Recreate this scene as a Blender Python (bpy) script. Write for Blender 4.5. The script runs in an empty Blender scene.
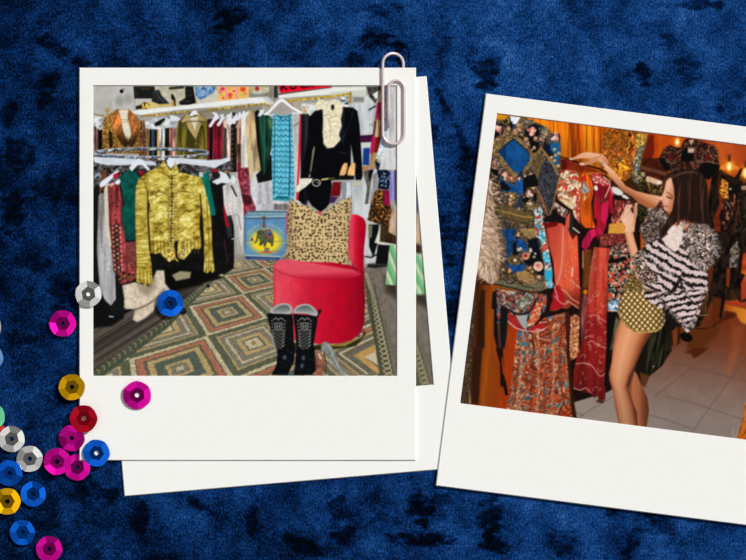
import bpy, bmesh, math, random
import numpy as np
from mathutils import Vector, Matrix

# ------------------------------------------------------------------ print artwork engine
# The three instant photographs are flat prints; their pictures are drawn here shape by
# shape into per-vertex ink colours of the flat print surface.

def hsh(ix, iy, s):
    n = (ix.astype(np.int64) * 374761393 + iy.astype(np.int64) * 668265263 + int(s) * 974711 + 12345) & 0xffffffff
    n = ((n ^ (n >> 13)) * 1274126177) & 0xffffffff
    n = (n ^ (n >> 16)) & 0xffffffff
    n = (n * 2246822519) & 0xffffffff
    return ((n ^ (n >> 15)) & 0xffffff) / float(0x1000000)

def vn(x, y, s=0):
    ix = np.floor(x); iy = np.floor(y)
    fx = x - ix; fy = y - iy
    fx = fx * fx * (3 - 2 * fx); fy = fy * fy * (3 - 2 * fy)
    a = hsh(ix, iy, s); b = hsh(ix + 1, iy, s); c = hsh(ix, iy + 1, s); d = hsh(ix + 1, iy + 1, s)
    return (a * (1 - fx) + b * fx) * (1 - fy) + (c * (1 - fx) + d * fx) * fy

def fbm(x, y, s=0, o=3):
    t = 0; w = 0.5; n = 0
    for i in range(o):
        t = t + w * vn(x, y, s + i * 17); n += w; w *= 0.55; x = x * 2.03 + 5.1; y = y * 2.03 + 9.7
    return t / n

def vor(x, y, s=0, j=0.9):
    ix = np.floor(x); iy = np.floor(y)
    d1 = np.full(x.shape, 9.0); d2 = np.full(x.shape, 9.0); idd = np.zeros(x.shape)
    for dx in (-1, 0, 1):
        for dy in (-1, 0, 1):
            cx = ix + dx; cy = iy + dy
            px = cx + 0.5 + (hsh(cx, cy, s) - 0.5) * j; py = cy + 0.5 + (hsh(cx, cy, s + 7) - 0.5) * j
            d = np.hypot(px - x, py - y); h = hsh(cx, cy, s + 13)
            near = d < d1
            d2 = np.where(near, d1, np.minimum(d2, d))
            idd = np.where(near, h, idd); d1 = np.where(near, d, d1)
    return d1, d2, idd

def C(c):
    return np.array(c, float)

def mixc(a, b, t):
    t = np.clip(t, 0, 1)[..., None]
    return a * (1 - t) + b * t

def ramp(t, stops):
    xs = [s[0] for s in stops]
    return np.stack([np.interp(t, xs, [s[1][k] for s in stops]) for k in range(3)], -1)

def sstep(a, b, t):
    u = np.clip((t - a) / (b - a), 0, 1); return u * u * (3 - 2 * u)

# colour functions ------------------------------------------------------
def N(c, amp=0.15, s=2.5, seed=1, sx=1.0, sy=1.0):          # mottled cloth
    def f(x, y): return C(c) * (1 + amp * 2 * (fbm(x * sx / s, y * sy / s, seed) - 0.5))[..., None]
    return f

def fold(c, lo=0.55, hi=1.25, w=4.0, seed=1, slant=0.0, grain=0.08, wob=0.12):   # hanging folds
    def f(x, y):
        u = (x + slant * y) / w
        t = fbm(u, y * wob / w, seed, 2)
        t = sstep(0.2, 0.8, t)
        g = 1 + grain * 2 * (vn(x * 0.9, y * 0.9, seed + 3) - 0.5)
        return C(c) * ((lo + (hi - lo) * t) * g)[..., None]
    return f

def pal(cols, s=2.0, seed=1, sx=1.0, sy=1.0, shade=0.3, warp=0.8, edge=0.0):   # printed / embroidered patches
    cs = np.array(cols, float)
    def f(x, y):
        wx = x * sx / s + warp * (vn(x / s, y / s, seed + 50) - 0.5); wy = y * sy / s + warp * (vn(x / s + 9, y / s, seed + 51) - 0.5)
        d1, d2, h = vor(wx, wy, seed)
        c = cs[np.minimum((h * len(cs)).astype(int), len(cs) - 1)]
        c = c * (1 + shade * 2 * (fbm(x / 1.6, y / 1.6, seed + 60, 2) - 0.5))[..., None]
        if edge > 0: c = c * (1 - edge * (1 - sstep(0.03, 0.18, d2 - d1)))[..., None]
        return c
    return f

def swirl(cols, s=4.0, seed=1, n=2.0, shade=0.25, sx=1.0, sy=1.0):     # brocade of curling patches
    cs = np.array(cols, float)
    def f(x, y):
        a = fbm(x / s, y / s, seed, 2); b = fbm(x / s + 5, y / s + 3, seed + 1, 2)
        t = fbm(x * sx / s + 3.0 * a, y * sy / s + 3.0 * b, seed + 2, 3)
        u = np.clip((t - .2) / .6, 0, .999) * len(cs) * n
        c0 = cs[np.mod(np.floor(u), len(cs)).astype(int)]; c1 = cs[np.mod(np.floor(u) + 1, len(cs)).astype(int)]
        c = mixc(c0, c1, sstep(.6, 1, u - np.floor(u)))
        return c * (1 + shade * 2 * (fbm(x / 1.7, y / 1.7, seed + 9, 2) - .5))[..., None]
    return f

def spots(base, spot, s=3.2, r=0.33, seed=1, ring=False, amp=0.12, sx=1.0, sy=1.0):
    def f(x, y):
        d1, d2, h = vor(x * sx / s, y * sy / s, seed, 0.75)
        d1 = d1 + 0.25 * (vn(x / 1.3, y / 1.3, seed + 5) - 0.5)
        rr = r * (0.7 + 0.6 * h)
        t = 1 - sstep(rr - 0.09, rr + 0.09, d1)
        if ring: t = t * sstep(0.05, 0.2, d1)
        b = C(base) * (1 + amp * 2 * (fbm(x / 7, y / 7, seed + 2) - 0.5))[..., None]
        return mixc(b, C(spot), t * 0.92)
    return f

def hstripes(cols, p=3.0, ang=0.0, seed=1, wob=1.0):
    cs = np.array(cols, float); ca, sa = math.cos(math.radians(ang)), math.sin(math.radians(ang))
    def f(x, y):
        u = (y * ca - x * sa) / p + wob * (vn(x / 5, y / 5, seed) - 0.5)
        k = np.mod(np.floor(u), len(cs)).astype(int)
        return cs[k]
    return f

def shade(fn, field):
    def f(x, y):
        c = fn(x, y) if callable(fn) else np.broadcast_to(C(fn), x.shape + (3,))
        return c * field(x, y)[..., None]
    return f

def parse(s):
    return np.array([[float(v) for v in p.split(',')] for p in s.split()], float)

def q(x0, y0, s, sc=9.325):
    return parse(s) / sc + np.array([x0, y0], float)

def smooth(p, closed=True, n=6):
    p = np.asarray(p, float); m = len(p); out = []
    rng = range(m) if closed else range(m - 1)
    for i in rng:
        if closed: a, b, c, d = p[i - 1], p[i], p[(i + 1) % m], p[(i + 2) % m]
        else: a, b, c, d = p[max(i - 1, 0)], p[i], p[i + 1], p[min(i + 2, m - 1)]
        for k in range(n):
            t = k / n
            out.append(0.5 * ((2 * b) + (c - a) * t + (2 * a - 5 * b + 4 * c - d) * t * t + (3 * b - a - 3 * c + d) * t ** 3))
    if not closed: out.append(p[-1])
    return np.array(out)

class Pic:
    def __init__(self, X, Y, bg):
        self.X = X; self.Y = Y
        self.col = np.empty(X.shape + (3,)); self.col[:] = bg
        self.lab = np.zeros(X.shape, np.int32)
        self.objs = [(None, None)]; self.cur = 0
        # affine of the grid, for bounding boxes
        self.o = np.array([X[0, 0], Y[0, 0]])
        self.du = np.array([X[0, 1] - X[0, 0], Y[0, 1] - Y[0, 0]]); self.dv = np.array([X[1, 0] - X[0, 0], Y[1, 0] - Y[0, 0]])
        self.inv = np.linalg.inv(np.stack([self.du, self.dv], 1))
    def obj(self, name, label=None):
        self.objs.append((name, label)); self.cur = len(self.objs) - 1
        return self.cur
    def bg(self): self.cur = 0
    def tone(self, g): self.col = 255 * (np.clip(self.col, 0, 255) / 255) ** g; return self
    def win(self, lo, hi):
        cs = np.array([[lo[0], lo[1]], [hi[0], lo[1]], [lo[0], hi[1]], [hi[0], hi[1]]]) - self.o
        uv = cs @ self.inv.T
        H, W = self.X.shape
        a = np.floor(uv.min(0)).astype(int); b = np.ceil(uv.max(0)).astype(int) + 1
        u0, u1 = max(a[0], 0), min(b[0], W); v0, v1 = max(a[1], 0), min(b[1], H)
        if u0 >= u1 or v0 >= v1: return None
        return (slice(v0, v1), slice(u0, u1))
    def apply(self, w, al, c, a=1.0, keep=False, clip=False):
        x = self.X[w]; y = self.Y[w]
        if clip: al = al * np.where(self.lab[w] == (self.cur if clip is True else clip), 1.0, 0.0)
        m = al > 0.003
        if not m.any(): return
        xx, yy = x[m], y[m]
        cc = c(xx, yy) if callable(c) else C(c)
        sub = self.col[w]; k = (al[m] * a)[:, None]
        sub[m] = sub[m] * (1 - k) + np.clip(cc, 0, 255) * k
        if not keep:
            l = self.lab[w]; l[al > 0.5] = self.cur
    def poly(self, p, c, sm=False, soft=0.7, a=1.0, keep=False, clip=False):
        p = np.asarray(p, float)
        if sm: p = smooth(p)
        w = self.win(p.min(0) - soft - 1, p.max(0) + soft + 1)
        if w is None: return
        x = self.X[w]; y = self.Y[w]
        d = np.full(x.shape, 1e9); ins = np.zeros(x.shape, bool)
        for i in range(len(p)):
            ax, ay = p[i - 1]; bx, by = p[i]
            ex, ey = bx - ax, by - ay; L = ex * ex + ey * ey
            if L < 1e-12: continue
            t = np.clip(((x - ax) * ex + (y - ay) * ey) / L, 0, 1)
            d = np.minimum(d, np.hypot(x - ax - t * ex, y - ay - t * ey))
            if ay != by:
                ins ^= ((ay > y) != (by > y)) & (x < (bx - ax) * (y - ay) / (by - ay) + ax)
        sd = np.where(ins, d, -d)
        self.apply(w, sstep(-soft, soft, sd), c, a, keep, clip)
    def line(self, p, wd, c, sm=False, soft=0.5, a=1.0, keep=False, clip=False):
        p = np.asarray(p, float)
        if sm: p = smooth(p, False)
        wd = np.atleast_1d(np.asarray(wd, float))
        ws = np.interp(np.linspace(0, 1, len(p)), np.linspace(0, 1, len(wd)), wd) / 2
        mx = ws.max() + soft + 1
        w = self.win(p.min(0) - mx, p.max(0) + mx)
        if w is None: return
        x = self.X[w]; y = self.Y[w]; d = np.full(x.shape, 1e9)
        for i in range(len(p) - 1):
            ax, ay = p[i]; ex, ey = p[i + 1] - p[i]; L = ex * ex + ey * ey
            if L < 1e-12: continue
            t = np.clip(((x - ax) * ex + (y - ay) * ey) / L, 0, 1)
            d = np.minimum(d, np.hypot(x - ax - t * ex, y - ay - t * ey) - (ws[i] * (1 - t) + ws[i + 1] * t))
        self.apply(w, 1 - sstep(-soft, soft, d), c, a, keep, clip)
    def ell(self, cx, cy, rx, ry, c, ang=0.0, soft=0.5, a=1.0, keep=False, clip=False):
        R = max(rx, ry) + soft + 1
        w = self.win((cx - R, cy - R), (cx + R, cy + R))
        if w is None: return
        ca, sa = math.cos(math.radians(ang)), math.sin(math.radians(ang))
        dx = self.X[w] - cx; dy = self.Y[w] - cy
        u = dx * ca + dy * sa; v = -dx * sa + dy * ca
        k = np.hypot(u / rx, v / ry); d = (1 - k) * min(rx, ry)
        self.apply(w, sstep(-soft, soft, d), c, a, keep, clip)
    def rect(self, x0, y0, x1, y1, c, **k): self.poly([(x0, y0), (x1, y0), (x1, y1), (x0, y1)], c, **k)
    def strips(self, x0, y0, y1, cols, seed=3, y1b=None, slant=0.0):   # row of hanging clothes: (width, colour)
        x = x0
        for i, (w, c) in enumerate(cols):
            dy = (0 if y1b is None else y1b * ((i * 37 % 10) / 10.0 - 0.5))
            self.poly([(x, y0), (x + w, y0), (x + w + slant, y1 + dy), (x + slant, y1 + dy)], fold(c, 0.6, 1.25, 1.6, seed + i), soft=0.6)
            x += w
    def tuft(self, p, ln, wd, cols, n, ang, spread, seed, **k):       # feather / fringe strokes along a path
        rnd = random.Random(seed); p = np.asarray(p, float)
        for i in range(n):
            t = rnd.random() * (len(p) - 1); j = min(int(t), len(p) - 2); b = p[j] + (p[j + 1] - p[j]) * (t - j)
            a = math.radians(ang + rnd.uniform(-spread, spread)); L = ln * rnd.uniform(0.5, 1.2)
            m = b + np.array([math.cos(a), math.sin(a)]) * L * 0.5 + np.array([rnd.uniform(-.2, .2), rnd.uniform(-.2, .2)]) * L
            e = b + np.array([math.cos(a), math.sin(a)]) * L
            self.line([b, m, e], [wd, wd * .8, wd * .3], rnd.choice(cols), sm=True, soft=0.4, **k)

# ------------------------------------------------------------------ picture: racks of clothes around a red chair
def rug_h():
    L = [((0, 0), (206.5, 336)), ((1, 0), (258.4, 321.7)), ((0, 1), (189.3, 306.9)), ((1, 1), (242.3, 293)), ((-1, 0), (128, 359)),
         ((.5, -.5), (261, 342)), ((.5, .5), (226.4, 311)), ((-.5, -.5), (178.6, 368.6)), ((1.5, 1.5), (254.8, 278.5)), ((1, 2), (228, 276.3)), ((0, -1), (236.5, 377.5))]
    A = []
    for (s, t), (x, y) in L:
        A.append([x, y, 1, 0, 0, 0, -s * x, -s * y, -s]); A.append([0, 0, 0, x, y, 1, -t * x, -t * y, -t])
    A = np.array(A); sc = np.array([1 / 200., 1 / 300., 1] * 3); A = A * sc
    return (np.linalg.svd(A)[2][-1] * sc).reshape(3, 3)

def rug(x, y):
    H = rug_h(); w = H[2, 0] * x + H[2, 1] * y + H[2, 2]
    s = (H[0, 0] * x + H[0, 1] * y + H[0, 2]) / w; t = (H[1, 0] * x + H[1, 1] * y + H[1, 2]) / w
    s = s + 0.02 * (vn(x / 2, y / 2, 5) - .5); t = t + 0.02 * (vn(x / 2 + 7, y / 2, 6) - .5)
    i = np.floor(s); j = np.floor(t); r = np.maximum(np.abs(s - i - .5), np.abs(t - j - .5)) * 2
    even = np.mod(i + j, 2) < 0.5
    G = (98, 102, 82); CR = (196, 182, 150); RD = (172, 116, 92); TN = (184, 160, 114); GY = (132, 126, 108); DG = (94, 102, 90)
    red = [(.08, CR), (.2, GY), (.28, TN), (.5, DG), (.64, TN), (.71, G), (.86, RD), (.89, G), (1.01, CR)]
    grn = [(.07, (150, 132, 90)), (.22, CR), (.27, G), (.4, TN), (.57, GY), (.64, CR), (.76, GY), (.81, TN), (1.01, G)]
    def bands(b):
        c = np.zeros(r.shape + (3,)); lo = 0
        for hi, k in b:
            e = (sstep(lo - .015, lo + .015, r) if lo > 0 else 1.0) * np.ones(r.shape)
            c = mixc(c, C(k), e); lo = hi
        return c
    c = np.where(even[..., None], bands(red), bands(grn))
    return c * (0.98 + 0.34 * (fbm(x / 1.3, y / 1.3, 8, 2) - .5))[..., None]

def paint_a(X, Y):
    P = Pic(X, Y, (176, 172, 163))
    T = lambda x0, y0, s: q(x0, y0, s)
    WH = (226, 228, 230); DK = (16, 17, 18)
    # back wall, floor
    P.rect(92, 85, 398, 262, N((168, 165, 157), .12, 9, 2))
    P.rect(92, 85, 112, 125, N((186, 184, 178), .06, 8, 3))
    P.rect(112, 85, 134, 118, N((194, 192, 187), .05, 8, 4))
    P.ell(119.5, 101, 4.2, 5.2, (164, 165, 154), soft=2); P.ell(128, 99, 4.0, 5.0, (168, 168, 158), soft=2)
    P.rect(235, 140, 300, 220, fold((203, 203, 205), .9, 1.06, 5, 7))
    P.rect(350, 95, 378, 268, fold((200, 204, 205), .88, 1.06, 5, 9, grain=.03))
    P.poly([(168, 112), (250, 104), (275, 106), (275, 114), (250, 114), (168, 122)], (128, 122, 106), soft=3, a=.6)
    P.rect(92, 255, 398, 377, N((150, 143, 128), .12, 5, 11))
    P.obj('floor_boards')
    P.poly([(92, 300), (165, 296), (232, 262), (232, 275), (165, 322), (92, 374)], fold((84, 76, 68), .7, 1.15, 3, 12, slant=1.6, wob=.02))
    P.obj('concrete_floor')
    P.poly([(361, 268), (398, 262), (398, 377), (392, 377), (380, 320), (366, 280)], N((126, 117, 106), .16, 3, 14))
    P.poly([(384, 276), (398, 276), (398, 300), (386, 292)], (64, 56, 46), soft=5)
    # rug
    P.obj('rug', 'woven kilim rug of nested diamonds in grey-green, cream, tan and coral')
    rugp = [(93, 377), (93, 372), (162, 322), (196, 289), (214, 273), (232, 262), (262, 260), (300, 258), (362, 270), (374, 300), (392, 377)]
    P.poly(rugp, rug)
    edge = [(93, 375), (163, 324), (199, 290), (222, 268)]
    P.line(edge, [14, 12, 8, 5], N((80, 86, 68), .2, 2, 20), clip=True)
    P.line([(x - 1, y - 4) for x, y in edge], 1.0, (110, 112, 92), clip=True)
    rnd = random.Random(4)
    for k in range(40):      # zigzag of the border
        t = k / 40; i = min(int(t * 3), 2); f = t * 3 - i
        x = edge[i][0] * (1 - f) + edge[i + 1][0] * f; y = edge[i][1] * (1 - f) + edge[i + 1][1] * f; s = 3.4 * (1 - .55 * t)
        P.line([(x - s * .7, y - s * .5), (x + s * .3, y - s * .1), (x + s * .2, y + s * .8)], 1.0 * (1 - .4 * t), (168, 158, 122), a=.85, clip=True)
    # right border strip with its lattice
    P.poly([(364, 274), (369, 272), (378, 308), (389, 350), (397, 377), (378, 377), (375, 345), (368, 310)], N((84, 86, 68), .22, 2, 21), clip=True)
    P.poly([(368.5, 272), (372, 271), (384, 310), (397, 360), (397, 377), (393, 377)], N((118, 112, 98), .2, 2, 23), keep=True)
    for k in range(26):
        t = k / 25.0; y = 274 + 102 * t ** 1.25; x = 366.2 + (t ** 1.1) * 22.6; s = 1.0 + 3.6 * t
        c = (190, 178, 138)
        P.line([(x, y - s * .8), (x + s, y), (x, y + s * .8), (x - s, y), (x, y - s * .8)], .55 + .5 * t, c, a=.9)
    for a_, b_ in (((369.5, 290), (379.5, 377)), ((374, 285), (393.5, 374))):
        P.line([a_, b_], 1.1, (60, 64, 50), a=.7)
    # right-hand half diamond cut by the border
    P.poly(T(322, 322, "110,290 300,180 460,80 500,210 540,480 480,495 330,495 170,400"), N((112, 106, 92), .25, 1.5, 26), clip=True)
    for pts, c, w in (("115,265 300,170 465,95", (184, 154, 100), 2.0), ("475,145 165,295 420,480", (198, 184, 150), 1.7), ("140,335 240,415 345,495", (184, 154, 100), 1.6)):
        P.line(T(322, 322, pts), w, c)
    P.poly(T(322, 322, "295,310 495,210 505,275 410,315 395,330 520,425 535,480 500,470"), N((190, 152, 94), .12, 2, 27))
    P.poly(T(322, 322, "390,325 500,275 520,400"), (202, 188, 156))
    # clutter and floor behind
    P.obj('garment', 'dark clothes and boots low on the rack behind the pink chair')
    P.poly(T(322, 204, "400,120 520,190 500,480 440,420 420,330"), (196, 198, 196)); P.poly(T(322, 204, "440,190 530,190 520,360 480,500 440,400"), DK)
    P.poly(T(322, 204, "430,195 470,195 465,310 435,320"), (120, 118, 92)); P.poly(T(322, 204, "395,470 470,490 520,470 500,540 400,560"), (200, 202, 204))
    P.line(T(322, 204, "405,490 460,500 510,470"), 1.4, (30, 30, 30)); P.poly(T(322, 204, "520,380 640,370 630,560 500,560"), DK)
    P.poly(T(322, 264, "430,0 640,0 600,25 500,40 420,30"), (40, 40, 42), soft=1)
    P.obj('skirt', 'brown skirt with a white hem hanging at the right edge')
    P.poly(T(322, 204, "545,190 640,180 690,300 690,380 540,360"), fold((62, 42, 22), .6, 1.3, 3, 31)); P.poly(T(322, 204, "490,360 545,200 535,350 690,375 640,385 560,380"), (216, 214, 208))
    P.obj('skirt', 'green and white striped skirt hanging at the right edge')
    P.poly(T(322, 204, "630,380 690,380 690,760 590,750"), hstripes([(104, 176, 122), (206, 210, 178), (132, 190, 140)], 3.0, 68, 2, .3))
    P.obj('scarf', 'plain beige scarf hanging at the right edge')
    P.poly(T(322, 204, "655,30 690,30 690,300 620,260"), fold((190, 164, 138), .8, 1.1, 3, 33))
    # right-edge hanging clothes
    P.bg()
    P.poly(T(322, 84, "415,25 560,25 500,180 440,120"), N((70, 66, 60), .5, 3, 35)); P.poly(T(322, 84, "470,95 530,60 520,130 500,140"), (226, 228, 228))
    P.line(T(322, 84, "440,240 500,205"), 1.6, (40, 70, 52)); P.poly(T(322, 84, "440,380 500,340 480,400"), (160, 166, 164))
    P.poly(T(322, 84, "355,480 480,470 470,540 360,545"), (72, 16, 62)); P.rect(361, 143, 371, 147, (206, 214, 206)); 
    P.poly(T(322, 144, "385,40 445,35 440,200 380,195"), (24, 66, 140)); P.poly(T(322, 144, "378,205 440,205 430,250 378,252"), (186, 132, 82))
    P.poly(T(322, 144, "380,255 480,235 460,330 430,560 400,560 420,400"), N((96, 92, 84), .4, 2, 36)); P.poly(T(322, 144, "440,560 470,300 530,240 520,420 470,560"), fold((176, 174, 176), .7, 1.1, 2, 37))
    P.poly(T(322, 144, "440,240 480,240 450,340 430,300"), (18, 18, 18))
    P.obj('dress', 'tall patchwork dress of magenta, cream and brown panels')
    P.poly(T(322, 84, "540,40 600,25 560,560 500,790 440,790 480,480 500,280"), fold((150, 96, 58), .8, 1.2, 2, 40))
    P.poly(T(322, 84, "545,60 590,28 560,200 510,170"), N((206, 186, 152), .1, 2, 41)); P.poly(T(322, 84, "515,170 555,172 525,310 495,345"), (178, 24, 96))
    P.poly(T(322, 84, "500,335 545,335 530,490 480,500"), (200, 178, 140)); P.poly(T(322, 84, "490,345 510,340 490,490 470,500"), (110, 40, 40)); P.poly(T(322, 84, "465,495 500,495 480,640 445,650"), (190, 30, 84))
    P.poly(T(322, 84, "500,500 550,490 520,640 490,650"), (120, 22, 30)); P.poly(T(322, 84, "480,640 520,640 490,790 440,780"), (176, 146, 104))
    P.obj('jeans', 'pale blue faded jeans under the paper clip')
    P.poly(T(322, 84, "590,30 640,30 620,250 600,560 560,720 500,690 540,560 570,330"), pal([(206, 214, 220), (186, 206, 222), (214, 216, 214), (150, 190, 224)], 1.8, 43, .8, .35))
    P.obj('skirt', 'dark blue mottled velvet skirt under a pale jacket')
    P.poly(T(322, 144, "490,150 640,245 640,430 520,420 530,330 500,200"), pal([(20, 28, 50), (30, 50, 84), (12, 16, 30), (120, 140, 160), (28, 40, 70)], 1.8, 44))
    P.obj('coat', 'pale grey coat hanging behind the paper clip')
    P.poly(T(322, 84, "640,28 690,28 690,800 530,800 560,680 610,420"), fold((206, 207, 206), .9, 1.05, 3, 45, grain=.05))
    P.obj('dress', 'lilac slip dress at the right edge'); P.poly(T(322, 144, "640,250 690,250 685,530 620,515"), fold((146, 140, 196), .8, 1.15, 3, 46))
    P.poly(T(322, 144, "680,240 692,240 692,560 684,560"), (24, 22, 26))
    P.obj('blouse', 'small crimson garment below the dark blue skirt'); P.poly(T(322, 144, "560,430 625,430 640,620 570,640"), fold((160, 20, 76), .6, 1.1, 2, 47))
    P.obj('coat', 'leopard print coat hanging at the right edge')
    P.poly(T(322, 204, "520,-140 570,-120 575,10 640,15 650,60 620,200 520,185 425,150 450,20 490,-110"), spots((160, 106, 50), (20, 12, 8), 2.7, .52, 48, True, .3))
    P.poly(T(322, 204, "500,-100 530,-150 570,-110 560,30 500,20"), spots((178, 122, 56), (22, 14, 8), 2.4, .4, 49))
    # upper shelf and what stands on it
    P.obj('shoe_shelf', 'long white shelf along the left wall'); P.bg()
    P.rect(155, 86, 248, 108, N((194, 188, 166), .16, 5, 50))
    P.rect(135, 98, 172, 112, (198, 195, 188)); P.poly(T(250, 84, "0,25 250,25 250,120 180,120 0,140"), N((150, 142, 128), .12, 6, 51))
    for x in (266, 270.5): P.line([(x, 86), (x, 98)], .7, (120, 112, 100))
    P.rect(274, 86, 277.6, 104, (52, 50, 48)); P.poly(T(250, 84, "230,130 500,130 470,560 220,560"), N((176, 170, 160), .08, 5, 52))
    P.rect(262, 100, 290, 150, N((172, 166, 157), .07, 5, 53))
    P.obj('handbag', 'black leather handbag on the shelf'); P.poly(T(90, 84, "405,22 600,22 606,135 412,135"), N((30, 32, 31), .3, 3, 54))
    P.line(T(90, 84, "460,25 490,45 540,45 570,25"), 1.2, (96, 58, 34), sm=True); P.line(T(90, 84, "420,60 440,110"), 1.5, (56, 58, 58), a=.7)
    P.obj('ankle_boot', 'grey-black ankle boot standing on the shelf')
    P.poly(T(90, 84, "582,60 645,55 670,110 745,185 700,192 640,190 574,160"), N((44, 47, 47), .4, 1.6, 55)); P.line(T(90, 84, "620,70 640,120 690,165"), 1.1, (96, 98, 98), sm=True, a=.7)
    P.poly(T(90, 84, "640,190 746,180 746,205 640,220"), (206, 184, 110))
    P.obj('shoe_box', 'yellow patterned shoe box on the shelf'); P.poly(T(90, 84, "485,172 556,165 560,228 488,240"), pal([(206, 170, 64), (190, 152, 50), (60, 52, 36), (222, 190, 90)], 1.8, 56)); P.poly(T(90, 84, "570,172 632,182 630,226 572,232"), N((220, 198, 112), .1, 2, 57))
    P.obj('slipper', 'dark slipper beside the yellow shoe box'); P.poly(T(90, 84, "425,208 482,190 486,230 428,238"), (38, 36, 32))
    P.obj('bottle', 'small dark-capped amber bottle on the shelf'); P.poly(T(170, 84, "14,140 48,140 52,205 14,208"), (202, 150, 70)); P.poly(T(170, 84, "10,95 28,95 50,140 50,205 42,205 34,150 12,140"), DK)
    P.obj('boot', 'black leather boot slumped on the shelf'); P.poly(T(170, 84, "140,22 215,22 228,100 242,175 180,195 90,192 84,165 142,130"), N((24, 25, 25), .6, 1.8, 58))
    for s in ("150,60 200,70", "150,110 205,100", "110,165 190,160"): P.line(T(170, 84, s), 1.0, (72, 74, 74), a=.7)
    P.line(T(170, 84, "0,40 120,30"), 2.6, (50, 50, 48))
    P.obj('bag', 'cream bag on the shelf beside folded denim'); P.poly(T(170, 84, "245,150 445,50 452,160 262,185"), N((206, 202, 182), .08, 3, 59))
    P.obj('jeans', 'folded blue denim on the shelf'); P.poly(T(170, 84, "235,25 425,25 405,80 285,150 240,108"), pal([(60, 116, 176), (120, 160, 200), (150, 180, 210), (44, 84, 140), (90, 140, 190)], 3.0, 60)); P.poly(T(170, 84, "280,60 320,45 325,110 290,120"), (150, 178, 204))
    P.obj('floral_box', 'yellow box printed with pink and red flowers on the shelf'); P.poly(T(170, 84, "448,25 736,25 735,132 452,160"), N((236, 190, 104), .08, 3, 61))
    for x in (525, 620): P.line(T(170, 84, "%d,25 %d,145" % (x, x)), 1.6, (240, 150, 168))
    for x, y, r, c in ((490, 45, 22, (226, 70, 130)), (470, 75, 14, (232, 90, 160)), (495, 130, 12, (236, 60, 60)), (560, 100, 26, (240, 110, 90)), (595, 65, 12, (240, 50, 110)), (680, 50, 30, (236, 96, 60)), (560, 45, 14, (246, 160, 90)), (660, 95, 14, (190, 200, 100)), (480, 105, 10, (170, 180, 90)), (700, 90, 10, (240, 80, 110)), (560, 122, 18, (240, 90, 70))):
        P.ell(170 + x / 9.325, 84 + y / 9.325, r / 9.325, r / 9.325 * .8, c)
    for x, y in ((490, 45), (680, 50), (560, 100)): P.ell(170 + x / 9.325, 84 + y / 9.325, .8, .7, (180, 30, 50))
    P.obj('storage_tin', 'pale patterned tin on the end of the shelf'); P.poly(T(250, 84, "0,25 180,25 175,70 110,100 20,95 0,60"), N((200, 192, 168), .1, 2, 62)); P.ell(257, 88.6, 2.2, 2.2, (180, 40, 60)); P.ell(252, 90, 1.4, 1.5, (190, 170, 50)); P.ell(262, 87.5, 1.2, 1.4, (206, 180, 80)); P.line(T(250, 84, "10,85 60,105 120,90"), 1.2, (120, 150, 146), sm=True)
    P.obj('wall_shelf', 'white wall shelf with a gold clothes rail')
    P.poly([(131, 111.5), (139, 109.8), (170, 107), (250, 97.6), (267.5, 96.6), (274.4, 104.2), (250, 103.4), (170, 110.8), (141, 115), (134, 114)], N((234, 235, 232), .03, 6, 63))
    P.poly([(262, 97), (267.5, 96.8), (274.6, 104.2), (270, 104.8)], (206, 206, 202))
    for pts, w in (([(142, 116), (156, 114.8), (171, 113.2)], 1.8), ([(170, 113), (189, 111.4)], 1.4), ([(208, 109.6), (228, 108), (250, 105.4), (265, 103.4)], 1.7), ([(265, 103.4), (272, 107.5)], 1.3)): P.line(pts, w, pal([(196, 162, 50), (160, 128, 40), (216, 190, 90), (120, 100, 50)], 1.6, 64))
    P.line([(171, 114.4), (250, 107.2)], 1.2, (120, 112, 96), a=.5)
    P.obj('wall_shelf', 'second white wall shelf with a gold rail, under the red sign')
    P.poly([(278.4, 95.4), (330, 87.2), (366, 86.6), (365.6, 95.2), (330, 94.4), (279, 98.2)], N((232, 234, 226), .03, 6, 65)); P.poly([(330, 92), (366, 90), (365.4, 95.6), (332, 96)], (208, 210, 198), soft=1.5)
    P.line([(285, 101), (330, 96.6), (351, 93.6)], 2.0, pal([(198, 162, 44), (170, 134, 36), (222, 190, 80)], 1.8, 66)); P.line([(350.5, 92.5), (350.5, 102)], 2.0, (176, 138, 46)); P.line([(287, 101), (293, 106)], 1.3, (150, 120, 50))
    P.rect(353, 97, 364, 102, (140, 140, 132), soft=1.5)
    P.obj('sign', 'red sign with black capital letters, cut off at the top'); P.poly([(278, 85.5), (332, 85.5), (331, 87), (280.5, 93.2)], (232, 14, 46))
    for s in ([(281.6, 86), (281.6, 89.8)], [(283.4, 87), (286.6, 89.3)], [(282, 87.3), (284, 87)]): P.line(s, 1.7, (24, 6, 10))
    P.line([(289.8, 86), (291, 88), (293.4, 88.4), (295.6, 87.4), (296, 86)], 1.6, (24, 6, 10), sm=True); P.line([(300.5, 86), (302, 87.4), (305, 87.3), (307, 86.4)], 1.5, (24, 6, 10), sm=True); P.line([(309.6, 86), (309.6, 86.6)], 1.6, (24, 6, 10)); P.line([(312, 86), (313.6, 86.6)], 1.4, (24, 6, 10))
    P.line([(278, 94.2), (300, 91.4), (331, 87.4)], .9, (60, 40, 40), a=.8)
    P.obj('security_camera', 'small black security camera on the wall'); P.ell(121.5, 91.2, 1.9, 2.0, (14, 14, 16)); P.line([(123, 88.2), (124.6, 89.6)], 1, (130, 128, 122))
    # ---- upper clothes rail, left to right
    P.obj('garment', 'row of dark clothes on white hangers at the left end of the rail')
    P.strips(93, 126, 158, [(1.6, (206, 150, 130)), (1.8, (60, 66, 72)), (1.6, (150, 92, 74)), (5, (14, 14, 16)), (3, (60, 48, 34))], 70)
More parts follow.
